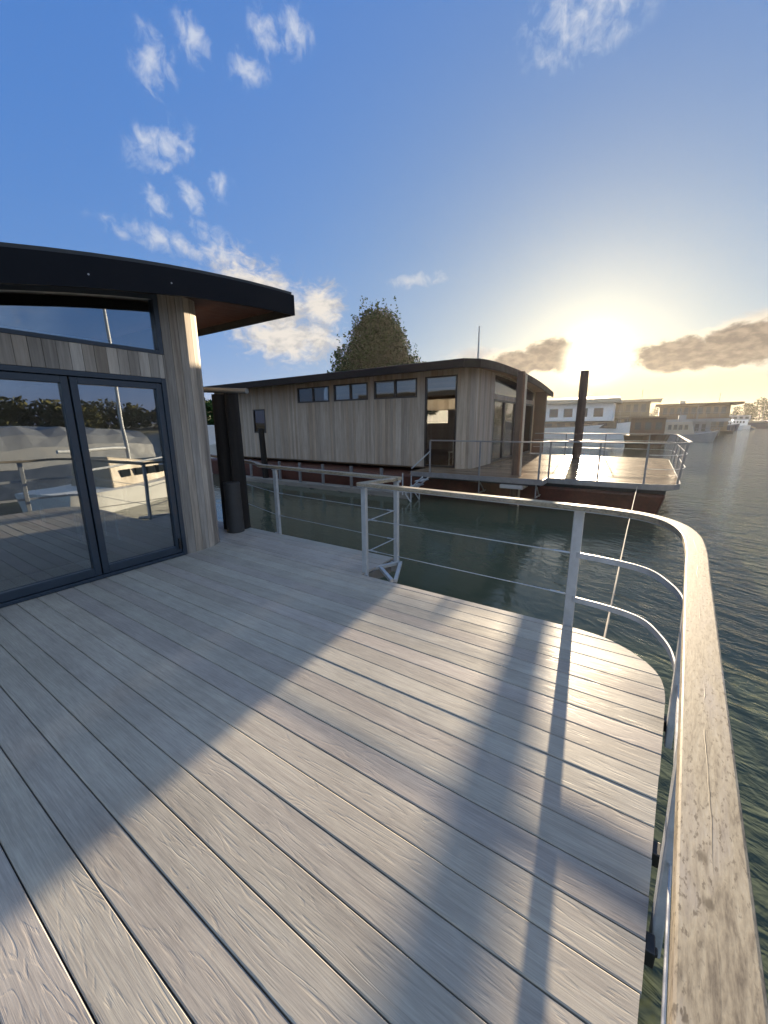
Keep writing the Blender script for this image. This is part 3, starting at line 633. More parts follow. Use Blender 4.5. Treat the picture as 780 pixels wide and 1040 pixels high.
# ------------------------------------------------------------------ mooring piles
def round_pile(b, x, y, r, z0, z1, lean=(0, 0), seg=14, jit=0.06):
    ring = []; V = []; F = []; G = []; nz = 12
    ph = [random.uniform(1-jit, 1+jit) for _ in range(seg)]
    for i in range(nz+1):
        t = i/nz; z = z0+(z1-z0)*t; rr = r*(1.05-0.12*t)
        for k in range(seg):
            a = 2*PI*k/seg; q = rr*ph[k]*random.uniform(.985, 1.015); V.append((x+lean[0]*t+math.cos(a)*q, y+lean[1]*t+math.sin(a)*q, z)); G.append((z+x, k*0.04, y))
    for i in range(nz):
        for k in range(seg): F.append((i*seg+k, i*seg+(k+1) % seg, (i+1)*seg+(k+1) % seg, (i+1)*seg+k))
    F.append(tuple(nz*seg+k for k in range(seg))); b.add(V, F, G, 0.5)
mp = thing('mooring_pile', 'pair of tarred black timbers in a grey sleeve beside our wall corner', 'mooring pile', (-5.2, 3.67, 0), 'mooring piles between the houseboats')
for (x, y, top) in ((-5.34, 3.66, 2.04), (-5.165, 3.76, 2.06)):
    b = MB(); round_pile(b, x, y, 0.11, -0.9, top, (random.uniform(-.02, .02), 0.0), jit=0.13); b.build('timber', M['pile'], mp, smooth=True)
b = MB(); round_pile(b, -5.10, 3.58, 0.125, -0.2, 0.76, jit=0.02, seg=20); b.build('sleeve', M['sleeve'], mp, smooth=True)
b = MB(); b.tube([(-5.75, 3.60, 2.13), (-4.72, 3.70, 2.06)], 0.035, 12); b.build('crossbar', M['grey_wood'], mp, smooth=True)
mp = thing('mooring_pile', 'tall brown pile with pale pipe standing through the edge of the neighbouring walkway', 'mooring pile', (-3.03, 11.6, WZ), 'mooring piles between the houseboats')
b = MB(); round_pile(b, -3.03, 11.6, 0.115, WZ-0.5, 2.97, (-0.01, 0)); b.build('timber', M['pile_brown'], mp, smooth=True)
b = MB(); b.tube([(-2.87, 11.52, WZ-0.3), (-2.88, 11.52, 2.9)], 0.03, 10); b.build('pipe', M['cream'], mp, smooth=True)
b = MB(); b.box(-3.25, -2.62, 10.86, 11.5, -0.20, -0.10); b.build('guide', M['grey'], mp, bevel=0.01)
b = MB(); round_pile(b, -2.30, 18.35, 0.17, WZ-0.5, 3.62)
tag(b.build('mooring_pile', M['pile_brown'], smooth=True), 'tall lone pile standing against the sun at the back of the neighbouring deck', 'mooring pile', 'mooring piles between the houseboats')
b = MB(); round_pile(b, -13.35, 11.1, 0.13, WZ-0.5, 1.45, (-0.10, 0))
tag(b.build('mooring_pile', M['pile'], smooth=True), 'short thin black pile leaning in front of the neighbouring side wall', 'mooring pile', 'mooring piles between the houseboats')

# ------------------------------------------------------------------ neighbouring houseboat
NZ = 0.10; NY = 12.3; NX = -4.75
nb = thing('houseboat', 'neighbouring houseboat clad in vertical silvered boards under a shallow curved roof', 'houseboat', (-11, 15, 0))
NR0 = 11.32
def nroof(y): s_ = y-NR0; return 3.44+0.055*s_-0.0083*s_*s_
ops = [(-15.36, -14.53, 1.22, 2.29), (-12.42, -10.66, 2.47, 3.08), (-10.42, -8.77, 2.47, 3.10), (-8.49, -6.69, 2.47, 3.12), (-6.39, -5.22, 0.12, 3.12)]
b = MB(); XL = -18.2
clad_run(b, (XL, NY), (-5.2, NY), 0.1, 3.36, 0.115, (0, -1), openings=[(o[0]-XL, o[1]-XL, o[2], o[3]) for o in ops])
clad_arc(b, (-5.2, NY+0.45), 0.45, -PI/2, 0, 0.1, 3.30, 0.1)
clad_run(b, (NX, NY+0.45), (NX, 20.9), 0.1, lambda s: nroof(NY+0.45+s)-0.16, 0.115, (1, 0), openings=[(14.55-NY-0.45, 20.6-NY-0.45, 0.12, 2.45), (14.55-NY-0.45, 20.6-NY-0.45, 2.62, lambda s: nroof(NY+0.45+s)-0.24)])
b.build('wall', M['clad_n'], nb)
# inner shell with real openings, so the windows look into a room
b = MB()
xs = [XL]+[v for o in ops for v in o[:2]]+[-5.2]
for i in range(0, len(xs), 2): b.box(xs[i], xs[i+1], NY+0.004, NY+0.12, 0.1, 3.30)
for o in ops:
    if o[2] > 0.3: b.box(o[0], o[1], NY+0.004, NY+0.12, 0.1, o[2])
    b.box(o[0], o[1], NY+0.004, NY+0.12, o[3], 3.30)
b.box(XL, -15.6, 20.9, 21.0, 0.1, 2.95); b.box(-14.2, -11.0, 20.9, 21.0, 0.1, 2.95); b.box(-9.4, -6.0, 20.9, 21, 0.1, 2.95)
for (x0, x1) in ((-15.6, -14.2), (-11.0, -9.4), (-6.0, -4.9)): b.box(x0, x1, 20.9, 21, 0.1, 1.6); b.box(x0, x1, 20.9, 21, 2.3, 2.95)
b.box(XL, XL+0.1, NY+0.13, 20.89, 0.1, 2.9)
b.build('inner_wall', M['warm_wall'], nb)
b = MB(); b.box(XL, -4.8, NY+0.125, 20.89, 0.03, 0.115, 'x'); b.build('inner_floor', M['tan'], nb)
def win_x(o, mull=None, name='window'):
    f = MB(); frame_xz(f, NY-0.032, NY+0.06, o[0]+.003, o[1]-.003, o[2]+.003, o[3]-.003, 0.055, 0.05, 0.055)
    if mull: f.box(mull-0.04, mull+0.04, NY-0.03, NY+0.055, o[2]+0.058, o[3]-0.053, rnd=.5)
    fw = f.build(name, M['frame_n'], nb)
    g = MB(); g.box(o[0]+0.05, o[1]-0.05, NY+0.01, NY+0.018, o[2]+0.05, o[3]-0.045); g.build('pane', M['glass_n'], fw)
for o in ops[1:4]: win_x(o, (o[0]+o[1])/2)
win_x(ops[0]); win_x(ops[4])
f = MB(); frame_yz(f, NX-0.08, NX+0.03, 14.556, 20.594, 0.125, 2.445, 0.07, 0.07, 0.08)
for y in (15.9, 16.0, 17.4, 17.5, 19.0, 19.1): f.box(NX-0.07, NX+0.02, y-0.045, y+0.045, 0.206, 2.374, rnd=.5)
dn = f.build('glass_door', M['frame_n'], nb)
g = MB(); g.box(NX-0.03, NX-0.022, 14.62, 20.53, 0.2, 2.38); g.build('pane', M['glass_n'], dn)
f = MB(); P = [14.556+6.038*i/8 for i in range(9)]
f.prism([(NX-0.06, y, 2.625) for y in P]+[(NX-0.06, y, nroof(y)-0.245) for y in reversed(P)], (0.05, 0, 0)); f.build('transom_window', M['glass_dark'], nb)
# roof
NXF = -4.28
nys = [NR0+(22.0-NR0)*i/20 for i in range(21)]
def nxf(y): return NXF+0.17*(y-NR0)/10.7-0.35*max(0.0, 1-(y-NR0)/0.9)**2
b = MB(); V = []; F = []
for y in nys:
    z = nroof(y); V += [(nxf(y), y, z), (-19.2, y, z-0.08), (-19.2, y, z-0.22), (nxf(y)-0.03, y, z-0.15)]
for i in range(20):
    for j in range(4): F.append((i*4+j, (i+1)*4+j, (i+1)*4+(j+1) % 4, i*4+(j+1) % 4))
F += [(0, 1, 2, 3), (83, 82, 81, 80)]
b.add(V, F, V, .5); nroofo = b.build('roof', M['roof_edge'], nb)
b = MB()
for i in range(20):
    y0, y1 = nys[i], nys[i+1]; z0, z1 = nroof(y0), nroof(y1); x0, x1 = nxf(y0), nxf(y1)
    b.hexa([(x0-0.03, y0, z0-0.26), (x0+0.012, y0, z0-0.26), (x1+0.012, y1, z1-0.26), (x1-0.03, y1, z1-0.26), (x0-0.03, y0, z0-0.02), (x0+0.012, y0, z0-0.02), (x1+0.012, y1, z1-0.02), (x1-0.03, y1, z1-0.02)], rnd=.5)
b.build('fascia', M['fascia_n'], nroofo)
b = MB(); zt = nroof(NR0)
b.hexa([(-19.2, NR0-0.035, zt-0.33), (nxf(NR0)+0.01, NR0-0.035, zt-0.25), (nxf(NR0)+0.01, NR0-0.001, zt-0.25), (-19.2, NR0-0.001, zt-0.33), (-19.2, NR0-0.035, zt-0.10), (nxf(NR0)+0.01, NR0-0.035, zt-0.02), (nxf(NR0)+0.01, NR0-0.001, zt-0.02), (-19.2, NR0-0.001, zt-0.10)], rnd=.5)
b.build('eave_board', M['fascia_n'], nroofo)
b = MB()
for i in range(20):
    y0, y1 = nys[i], nys[i+1]; q = lambda y: nroof(y)-0.18
    b.hexa([(-19.1, y0, q(y0)-.08), (nxf(y0)-.032, y0, q(y0)), (nxf(y1)-.032, y1, q(y1)), (-19.1, y1, q(y1)-.08), (-19.1, y0, q(y0)-.06), (nxf(y0)-.032, y0, q(y0)+.02), (nxf(y1)-.032, y1, q(y1)+.02), (-19.1, y1, q(y1)-.06)], 'x')
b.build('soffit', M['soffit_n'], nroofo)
b = MB(); b.prism([(-4.70, 20.72, 0.105), (-4.17, 20.72, 0.105), (-4.17, 20.72, nroof(20.72)-0.185), (-4.70, 20.72, nroof(20.72)-0.185)], (0, 0.16, 0)); b.build('wing_wall', M['brown'], nb)
# its deck, boards along the boat
def ndeck_right(y):
    if y < 12.2: t = max(0.0, (y-11.5)/0.7); return 0.25+0.62*math.sqrt(max(0, 1-(1-t)**2))
    if y > 19.2: t = min(1.0, (y-19.2)/0.7); return 0.92-0.5*(1-math.sqrt(max(0, 1-t*t)))
    return 0.87+0.05*(y-12.2)/7
b = MB(); y = 10.95
while y < 19.88:
    ya, yb = y+0.003, min(y+0.145, 19.9)-0.003; xl = -4.72 if ya > 12.4 else -6.15
    if yb <= 11.5: xr0 = xr1 = -2.15
    elif ya < 11.5: xr0 = xr1 = -2.15
    else: xr0, xr1 = ndeck_right(ya), ndeck_right(yb)
    b.hexa([(xl, ya, NZ-.03), (xr0, ya, NZ-.03), (xr1, yb, NZ-.03), (xl, yb, NZ-.03), (xl, ya, NZ), (xr0, ya, NZ), (xr1, yb, NZ), (xl, yb, NZ)], 'x'); y += 0.145
b.build('deck_boards', M['ndeck'], nb)
NOUT = [(-6.15, 10.93), (-2.13, 10.93), (-2.13, 11.48), (0.25, 11.48), (0.55, 11.53), (0.75, 11.68), (0.87, 11.95), (0.89, 12.3), (0.93, 19.2), (0.8, 19.6), (0.45, 19.92), (-4.7, 19.92)]
b = MB(); b.sweep([(x, y, NZ-0.06) for x, y in NOUT], [(-0.012, -0.09), (0.012, -0.09), (0.012, 0.055), (-0.012, 0.055)]); b.build('deck_edge', M['steel_dark'], nb)
b = MB(); b.box(-4.7, 0.6, 11.62, 19.8, -0.16, NZ-0.035); b.box(-6.1, -2.2, 11.0, 12.3, -0.1, NZ-0.035)
b.build('underframe', M['hull'], nb)
b = MB(); b.hexa([(-18, 11.75, -1.6), (0.3, 11.85, -1.6), (0.3, 19.6, -1.6), (-18, 19.8, -1.6), (-18.2, 11.55, -0.03), (0.62, 11.66, -0.17), (0.62, 19.75, -0.17), (-18.2, 20.5, -0.03)]); b.build('hull', M['hull_red'], nb, bevel=0.08)
# fender beam and posts along its side
b = MB(); b.box(-15.6, -6.2, 10.82, 11.2, -0.82, -0.62, 'x')
b.build('fender_beam', M['grey_wood'], nb, bevel=0.02)
for x in (-14.1, -12.3, -11.15, -9.95, -8.6, -7.3):
    p = MB(); p.box(x-0.045, x+0.045, 10.9, 10.97, -0.62, 0.14, rnd=.5); p.build('beam_post', M['steel_dark'], nb)
for x in (-14.6, -13.2, -11.8, -10.4, -9.0, -7.6):
    p = MB(); p.tube([(x, 10.84, -0.80), (x, 10.84, -1.05)], 0.14, 12); p.build('fender', M['white'], nb)
# struts and the short side steps under the walkway
def bar(b, p, q, r=0.02): b.tube([p, q], r, 8, rnd=.5)
for x in (-3.9, -2.3):
    b = MB(); bar(b, (x, 10.97, -0.03), (x, 11.5, -0.45)); bar(b, (x, 11.0, -0.04), (x, 11.0, -0.42)); bar(b, (x, 11.0, -0.42), (x, 11.6, -0.42))
    b.build('strut', M['steel_dark'], nb)
st = MB()
for (x, y0) in ((-6.05, 10.95), (-6.05, 10.4)): bar(st, (-5.45, y0, 0.02), (-6.05, y0, -0.55), 0.025); bar(st, (-6.05, y0, -0.55), (-5.85, y0, -0.8), 0.02); bar(st, (-5.85, y0, -0.8), (-5.85, y0, -0.45), 0.02); bar(st, (-6.15, y0, -0.6), (-6.15, y0, 0.1), 0.02)
for k in range(3): st.box(-5.72-0.17*k, -5.52-0.17*k, 10.4, 10.95, -0.14-0.17*k, -0.11-0.17*k)
st.build('boarding_steps', M['steel'], nb)
# a chair behind the tall window
ch = thing('dining_chair', 'pale chair seen through the tall window of the neighbouring houseboat', 'chair', (-5.6, 13.2, 0.115))
b = MB(); b.box(-5.8, -5.4, 13.0, 13.4, .56, .60); b.build('seat', M['white'], ch, bevel=0.01)
b = MB(); b.box(-5.8, -5.4, 13.38, 13.41, .60, .98); b.build('backrest', M['white'], ch, bevel=0.01)
for x in (-5.77, -5.43):
    for y in (13.03, 13.37): b = MB(); b.tube([(x, y, .115), (x, y, .56)], 0.016, 8); b.build('leg', M['white'], ch)

# its railing
nr = thing('deck_railing', 'thin steel railing round the deck of the neighbouring houseboat', 'railing', (-1, 12, 0.1))
NT_ = NZ+1.0
path = [(-5.5, 10.97), (-2.2, 10.97), (-2.14, 11.5), (0.2, 11.5), (0.55, 11.56), (0.78, 11.72), (0.93, 12.0), (1.0, 12.4), (1.08, 19.0), (0.95, 19.55), (0.5, 19.9), (-4.4, 19.92)]
b = MB(); b.sweep([(x, y, NT_) for x, y in path], rounded(0.033, 0.035, 0.005)); b.build('handrail', M['steel_dark'], nr, smooth=True)
NP = [(-5.5, 10.97), (-3.9, 10.97), (-2.25, 10.97), (-2.1, 11.5), (-0.9, 11.5), (0.12, 11.5), (0.80, 11.9), (0.92, 13.2), (0.93, 15.2), (0.95, 17.2), (0.97, 19.1), (0.2, 19.9), (-1.4, 19.9), (-3.0, 19.9)]
for i, (x, y) in enumerate(NP):
    ln = 0.09 if x > 0.5 else 0.0; p = MB(); p.hexa([(x-.022, y-.016, NZ-.14), (x+.022, y-.016, NZ-.14), (x+.022, y+.016, NZ-.14), (x-.022, y+.016, NZ-.14), (x-.022+ln, y-.016, NT_-.035), (x+.022+ln, y-.016, NT_-.035), (x+.022+ln, y+.016, NT_-.035), (x-.022+ln, y+.016, NT_-.035)], rnd=.5); p.build('post', M['steel_dark'], nr)
for z in (0.36, 0.70):
    for seg in (path[3:9], path[8:12]):
        p = MB(); p.sweep([(x-0.04, y, NZ+z) for x, y in seg], [(-.006, -.006), (.006, -.006), (.006, .006), (-.006, .006)]); p.build('wire', M['wire'], nr)
b = MB(); b.tube([(-5.5, 10.97, NT_-0.35), (-6.15, 10.97, 0.18)], 0.022, 8); b.build('sloping_rail', M['steel'], nr)
b = MB(); b.tube([(-0.08, 3.23, -0.06), (-0.06, 7.2, -0.14), (0.0, 11.46, 0.02)], 0.008, 8)
tag(b.build('mooring_rope', M['rope'], smooth=True), 'thin pale mooring line stretched from our deck corner to the neighbouring deck', 'rope')
b = MB(); b.tube([(-6.14, 16.5, nroof(16.5)-0.1), (-6.14, 16.5, 5.45)], 0.045, 8, r2=0.025)
tag(b.build('flagpole', M['grey']), 'slim bare pole rising above the roof of the neighbouring houseboat', 'pole')

# ------------------------------------------------------------------ trees
def leaves(b, c, rad, n, size, shell=0.35):
    for _ in range(n):
        while True:
            p = Vector((random.uniform(-1, 1), random.uniform(-1, 1), random.uniform(-1, 1)))
            if 0.02 < p.length <= 1 and random.random() < shell+(1-shell)*p.length: break
        q = Vector((c[0]+p.x*rad[0], c[1]+p.y*rad[1], c[2]+p.z*rad[2]))
        u = Vector((random.gauss(0, 1), random.gauss(0, 1), random.gauss(0, 0.7))).normalized(); v = u.cross(Vector((random.gauss(0, 1), random.gauss(0, 1), random.gauss(0, 1)))).normalized()
        s_ = size*random.uniform(.6, 1.4); rn = random.random()
        V = [q-u*s_, q+v*s_*.42, q+u*s_, q-v*s_*.42]; b.add(V, [(0, 1, 2, 3)], V, rn)
def tree(label, x, y, z0, h, wd, lobes, n, size, leafm, group, name='tree', trunk_r=None, spiky=False, low=0.24):
    t = thing(name, label, 'tree', (x, y, z0), group); tr = trunk_r or h*0.022
    b = MB(); b.tube([(x, y, z0-0.3), (x+random.uniform(-.2, .2), y, z0+h*0.62)], tr, 9, r2=tr*0.45)
    cl = []
    for i in range(lobes):
        f = (i+0.5)/lobes; a = random.uniform(0, 2*PI)
        zc = z0+h*(low+(0.90-low)*f); k = math.sin(PI*min(1, 0.34+0.62*f))*0.95 if not spiky else 1.06-0.98*f**1.05
        rr = wd*0.5*k*random.uniform(.45, .8); cx, cy = x+math.cos(a)*rr, y+math.sin(a)*rr
        r = wd*(random.uniform(.13, .21) if not spiky else random.uniform(.065, .125)); cl.append(((cx, cy, zc), (r, r, r*random.uniform(.75, 1.15))))
        b.tube([(x, y, z0+h*(0.2+0.5*f)), (cx, cy, zc)], tr*0.3, 6, r2=tr*0.1)
    b.build('trunk', M['bark'], t)
    b = MB(); tot = sum(r[0]**2 for _, r in cl)
    for c, r in cl:
        leaves(b, c, r, int(n*r[0]**2/tot), size)
        if spiky:
            for _ in range(2):
                px, py = c[0]+random.uniform(-.6, .6)*r[0], c[1]+random.uniform(-.6, .6)*r[1]
                leaves(b, (px, py, c[2]+r[2]*1.0), (r[0]*.16, r[1]*.16, r[2]*.75), int(n/lobes*0.05), size*0.8)
    b.build('crown', leafm, t); return t
TREES = 'trees behind the moorings'
tree('big dark dense tree rising behind the roof of the neighbouring houseboat', -27.0, 39.8, 0.0, 14.2, 17.0, 100, 32000, 0.22, M['leaf'], TREES, spiky=True)
tree('small thin treetop peeping over the roof beside the big dark tree', -24.0, 45.5, 0.0, 9.6, 4.2, 12, 1500, 0.28, M['leaf2'], TREES)

# ------------------------------------------------------------------ far boats
FAR = 'boats moored along the far reach'
def hull_mesh(b, x0, x1, yc, beam, z0, z1, bow=1, rise=0.5, fore=2.2, nst=12):
    """boat hull along x, bow at +x (bow=1) or -x; rounded stern, rising sheer"""
    V = []; F = []; L = x1-x0
    for i in range(nst+1):
        t = i/nst; xx = x0+L*t if bow > 0 else x1-L*t
        k = 1.0 if t < 0.6 else math.sqrt(max(0.0, 1-((t-0.6)/0.4)**2))
        if t < 0.06: k = 0.82+3*t
        hw = max(0.03, beam/2*k); sh = rise*max(0, (t-0.35)/0.65)**2; rake = fore*0.18*max(0, (t-0.6)/0.4)
        s_ = 1 if bow > 0 else -1
        V += [(xx-s_*rake, yc-hw*0.72, z0), (xx, yc-hw, z1+sh), (xx, yc-hw+0.07 if hw > 0.1 else yc, z1+sh), (xx, yc+hw-0.07 if hw > 0.1 else yc, z1+sh), (xx, yc+hw, z1+sh), (xx-s_*rake, yc+hw*0.72, z0)]
    for i in range(nst):
        for j in range(5): F.append((i*6+j, (i+1)*6+j, (i+1)*6+j+1, i*6+j+1))
        F.append((i*6+5, (i+1)*6+5, (i+1)*6, i*6))
    F += [tuple(range(6)), tuple(reversed(range(nst*6, nst*6+6)))]
    b.add(V, F, V, .5); return b
def rot_place(root, rz): root.rotation_euler = (0, 0, rz)
def windows(parent, x0, x1, n, y, z0, z1, th=0.03, m=None, frac=0.6):
    for i in range(n):
        c = x0+(x1-x0)*(i+.5)/n; hw = (x1-x0)/n*frac/2
        p = MB(); p.box(c-hw, c+hw, y-th, y+th, z0, z1); p.build('window', m or M['glass_far'], parent)
# white-hulled two-storey houseboat behind the neighbouring deck
t = thing('houseboat', 'long houseboat with a white hull and two pale storeys beyond the neighbouring railing', 'houseboat', (-8, 65, WZ), FAR)
b = MB(); hull_mesh(b, -22.0, -1.0, 66.0, 4.6, WZ-.2, 0.75, 1, 0.9); b.build('hull', M['white'], t, smooth=True)
b = MB(); b.box(-21.5, -3.4, 64.1, 67.9, 0.70, 1.7); b.build('lower_cabin', M['tan'], t, bevel=.05)
b = MB(); b.box(-21.5, -4.0, 63.95, 68, 1.7, 4.2); b.build('upper_cabin', M['white'], t, bevel=.05)
b = MB(); b.hexa([(-22, 63.2, 4.2), (-3.2, 63.2, 4.2), (-3.2, 68.6, 4.2), (-22, 68.6, 4.2), (-22, 63.2, 4.75), (-3.2, 63.2, 4.75), (-3.6, 68.6, 5.3), (-22, 68.6, 5.3)]); b.build('roof', M['cream'], t)
windows(t, -20.5, -4.8, 8, 63.95, 2.3, 3.5); windows(t, -20.5, -4.2, 9, 64.1, 0.95, 1.4)
p = MB()
for x in (-3.0, -2.2, -1.6): p.tube([(x, 64.9+(x+3)*.5, 1.0), (x, 64.9+(x+3)*.5, 2.0)], .03, 6)
p.tube([(-3.4, 64.7, 2.0), (-1.3, 65.8, 2.05)], .03, 6); p.build('bow_rail', M['steel_dark'], t)
# brown barge
t = thing('barge', 'dark brown barge with a boxy cabin between the white hull and the open water', 'barge', (0.6, 43, WZ), FAR)
b = MB(); hull_mesh(b, -0.9, 1.75, 46, 6, WZ-.2, 0.35, 1, .1); b.v = [(0.4+(y-46)*.32+(x-.4), 46+(x-.4)*-.9+(y-46), z) for x, y, z in b.v]; b.build('hull', M['brown'], t)
b = MB(); b.box(-1.2, 1.5, 44.0, 50, 0.3, 1.9); b.build('cabin', M['brown'], t, bevel=.05)
b = MB(); b.box(-1.4, 1.7, 43.8, 50.2, 1.9, 2.05); b.build('roof', M['tan'], t)
windows(t, -1.0, 1.4, 3, 44, 0.85, 1.5)
# flat-roofed houseboats further along
def flat_house(label, x0, x1, yc, dep, zf, ztop, wall, roofm, nwin, stories=1):
    t = thing('houseboat', label, 'houseboat', ((x0+x1)/2, yc, WZ), FAR)
    b = MB(); b.box(x0-.5, x1+1.0, yc-dep/2-.3, yc+dep/2+.3, WZ-.3, zf); b.build('hull', M['hull'], t, bevel=.1)
    b = MB(); b.box(x0, x1, yc-dep/2, yc+dep/2, zf, ztop); b.build('wall', wall, t)
    b = MB(); b.hexa([(x0-.8, yc-dep/2-.8, ztop), (x1+1.6, yc-dep/2-.8, ztop), (x1+1.6, yc+dep/2+.8, ztop), (x0-.8, yc+dep/2+.8, ztop), (x0-.8, yc-dep/2-.8, ztop+.3), (x1+1.8, yc-dep/2-.8, ztop+.42), (x1+1.8, yc+dep/2+.8, ztop+.42), (x0-.8, yc+dep/2+.8, ztop+.3)]); b.build('roof', roofm, t)
    hs_ = (ztop-zf)/stories
    for s_ in range(stories): windows(t, x0+.4, x1-.4, nwin, yc-dep/2, zf+hs_*s_+hs_*.3, zf+hs_*s_+hs_*.82, .05)
    for s_ in range(stories):
        f_ = MB(); f_.box(x0-.3, x1+.6, yc-dep/2-1.0, yc-dep/2-.06, zf+hs_*s_-.06, zf+hs_*s_+.06); f_.build('balcony', roofm, t)
        f_ = MB()
        for i in range(7): xx = x0-.2+(x1-x0+.6)*i/6; f_.box(xx-.03, xx+.03, yc-dep/2-.98, yc-dep/2-.92, zf+hs_*s_+.062, zf+hs_*s_+.96)
        f_.box(x0-.25, x1+.5, yc-dep/2-.99, yc-dep/2-.91, zf+hs_*s_+.962, zf+hs_*s_+1.02); f_.build('balcony_rail', M['steel_dark'], t)
    f_ = MB(); f_.box(x0+(x1-x0)*.3, x0+(x1-x0)*.3+.9, yc-.5, yc+.5, ztop+.2, ztop+.95); f_.build('roof_box', M['grey'], t)
    f_ = MB(); f_.tube([(x1-1.5, yc, ztop+.2), (x1-1.5, yc, ztop+2.3)], .04, 6); f_.build('aerial', M['steel_dark'], t)
    r = MB(); r.tube([(x1+.2, yc-dep/2-.2, zf+1), (x1+1, yc-dep/2-.2, zf+1)], .04, 6); r.tube([(x1+1, yc-dep/2-.2, zf), (x1+1, yc-dep/2-.2, zf+1)], .04, 6); r.build('rail', M['steel_dark'], t)
    return t
flat_house('olive flat-roofed two-storey houseboat directly below the low sun', -9.0, 0.3, 92, 6, -0.3, 5.2, M['olive'], M['cream'], 7, 2)
flat_house('brown flat-roofed houseboat with projecting eaves right of the low sun', 2.0, 13.0, 102, 6, -0.3, 4.6, M['tan'], M['brown'], 9, 2)
flat_house('low grey houseboat moored behind the brown barge', 2.4, 7.6, 74, 5, -0.4, 1.5, M['grey'], M['grey'], 6)
# white motor cruiser
def cruiser(label, x0, x1, yc, beam, z1, m_h, m_c, bow=1):
    t = thing('motor_cruiser', label, 'boat', ((x0+x1)/2, yc, WZ), FAR); L = x1-x0
    b = MB(); hull_mesh(b, x0, x1, yc, beam, WZ-.2, z1, bow, .5); b.build('hull', m_h, t, smooth=True)
    c0, c1 = (x0+L*.1, x0+L*.62) if bow > 0 else (x1-L*.62, x1-L*.1)
    b = MB(); k = L*.06*bow
    b.hexa([(c0, yc-beam*.4, z1), (c1, yc-beam*.4, z1), (c1, yc+beam*.4, z1), (c0, yc+beam*.4, z1), (c0+max(0, -k), yc-beam*.34, z1+1.5), (c1-max(0, k), yc-beam*.34, z1+1.5), (c1-max(0, k), yc+beam*.34, z1+1.5), (c0+max(0, -k), yc+beam*.34, z1+1.5)]); b.build('cabin', m_c, t, bevel=.05)
    windows(t, c0+.4, c1-.6, 4, yc-beam*.375, z1+.6, z1+1.15, .06)
    m = MB(); m.tube([((c0+c1)/2, yc, z1+1.4), ((c0+c1)/2, yc, z1+3.0)], .04, 6); m.build('mast', M['steel_dark'], t); return t
cruiser('white motor cruiser with four dark windows on the open water', 5.6, 15.5, 118, 3.4, 0.55, M['white'], M['white'])
for i, (lx, x0, L_, yy_, cc) in enumerate((('low cream cabin cruiser tucked behind the right corner of the neighbouring railing', 1.2, 6.0, 60, 'cream'), ('narrow brown workboat between the olive houseboat and the water', -1.5, 5.0, 80, 'brown'), ('small white launch ahead of the dark-hulled cruiser', 16.5, 5.5, 142, 'white'))):
    cruiser(lx, x0, x0+L_, yy_, 2.2, 0.0, M['grey'] if i == 0 else M['brown'] if i == 1 else M['white'], M[cc])
cruiser('little grey cruiser lying ahead of the brown flat-roofed houseboat', 3.6, 9.0, 84, 2.4, 0.1, M['grey'], M['cream'], -1)
cruiser('dark-hulled cruiser with a cream cabin moored past the white motor cruiser', 12.5, 20.0, 134, 3, 0.4, M['blue'], M['cream'])
cruiser('small pale cruiser beside the gangway near the right bank', 17.5, 24.5, 150, 3, 0.3, M['white'], M['white'], -1)
t = thing('barge', 'long dark barge with a white rail stripe below the bank trees', 'barge', (30, 168, WZ), FAR)
b = MB(); hull_mesh(b, 20, 40, 168, 5, WZ-.2, 1.0, 1, 1.0); b.build('hull', M['blue'], t, smooth=True)
b = MB(); hull_mesh(b, 19.95, 40.1, 168, 5.1, 1.02, 1.35, 1, 1.0); b.build('gunwale', M['white'], t)
b = MB(); b.box(21, 27, 166.2, 169.8, 1.3, 3.2); b.build('wheelhouse', M['grey'], t, bevel=.1)
windows(t, 21.3, 26.8, 4, 166.2, 2.1, 2.8, .06)
b = MB(); b.tube([(30, 168, 1.3), (30, 168, 6.5)], .09, 8, r2=.05); b.build('mast', M['steel_dark'], t)
t = thing('gangway', 'sloping gangway leading from the bank down to the moored boats', 'gangway', (22, 150, 0))
for dy in (-.7, .7): b = MB(); b.sweep([(15.8, 152+dy, 3.4), (26, 152+dy, -0.5)], [(-.06, -.12), (.06, -.12), (.06, .12), (-.06, .12)]); b.build('side_beam', M['cream'], t)
b = MB(); b.hexa([(15.8, 151.4, 3.2), (26, 151.4, -.7), (26, 152.6, -.7), (15.8, 152.6, 3.2), (15.8, 151.4, 3.28), (26, 151.4, -.62), (26, 152.6, -.62), (15.8, 152.6, 3.28)]); b.build('walkway', M['grey_wood'], t)
# boats out of the frame to the right that our glass doors mirror
sb = thing('sailing_boat', 'white sailing boat with a tall mast mirrored in our glass doors', 'boat', (4.6, 6.5, WZ), 'boats mirrored in the glass')
b = MB(); hull_mesh(b, -3.0, 3.0, 0, 2.2, WZ-.2, -0.12, 1, 0.35); c, s_ = math.cos(R(68)), math.sin(R(68)); b.v = [(4.5+x*c-y*s_, 6.2+x*s_+y*c, z) for x, y, z in b.v]; b.build('hull', M['white'], sb, smooth=True)
b = MB(); b.hexa([(-1.6, -.75, -.15), (1.0, -.6, -.15), (1.0, .6, -.15), (-1.6, .75, -.15), (-1.5, -.6, .75), (.5, -.45, .45), (.5, .45, .45), (-1.5, .6, .75)]); b.v = [(4.5+x*c-y*s_, 6.2+x*s_+y*c, z) for x, y, z in b.v]; b.build('cabin', M['cream'], sb, bevel=.04)
for i in range(4):
    p = MB(); p.box(-1.2+.5*i, -.9+.5*i, .52, .69, .12, .34); p.v = [(4.5+x*c-y*s_, 6.2+x*s_+y*c, z) for x, y, z in p.v]; p.build('porthole', M['glass_dark'], sb)
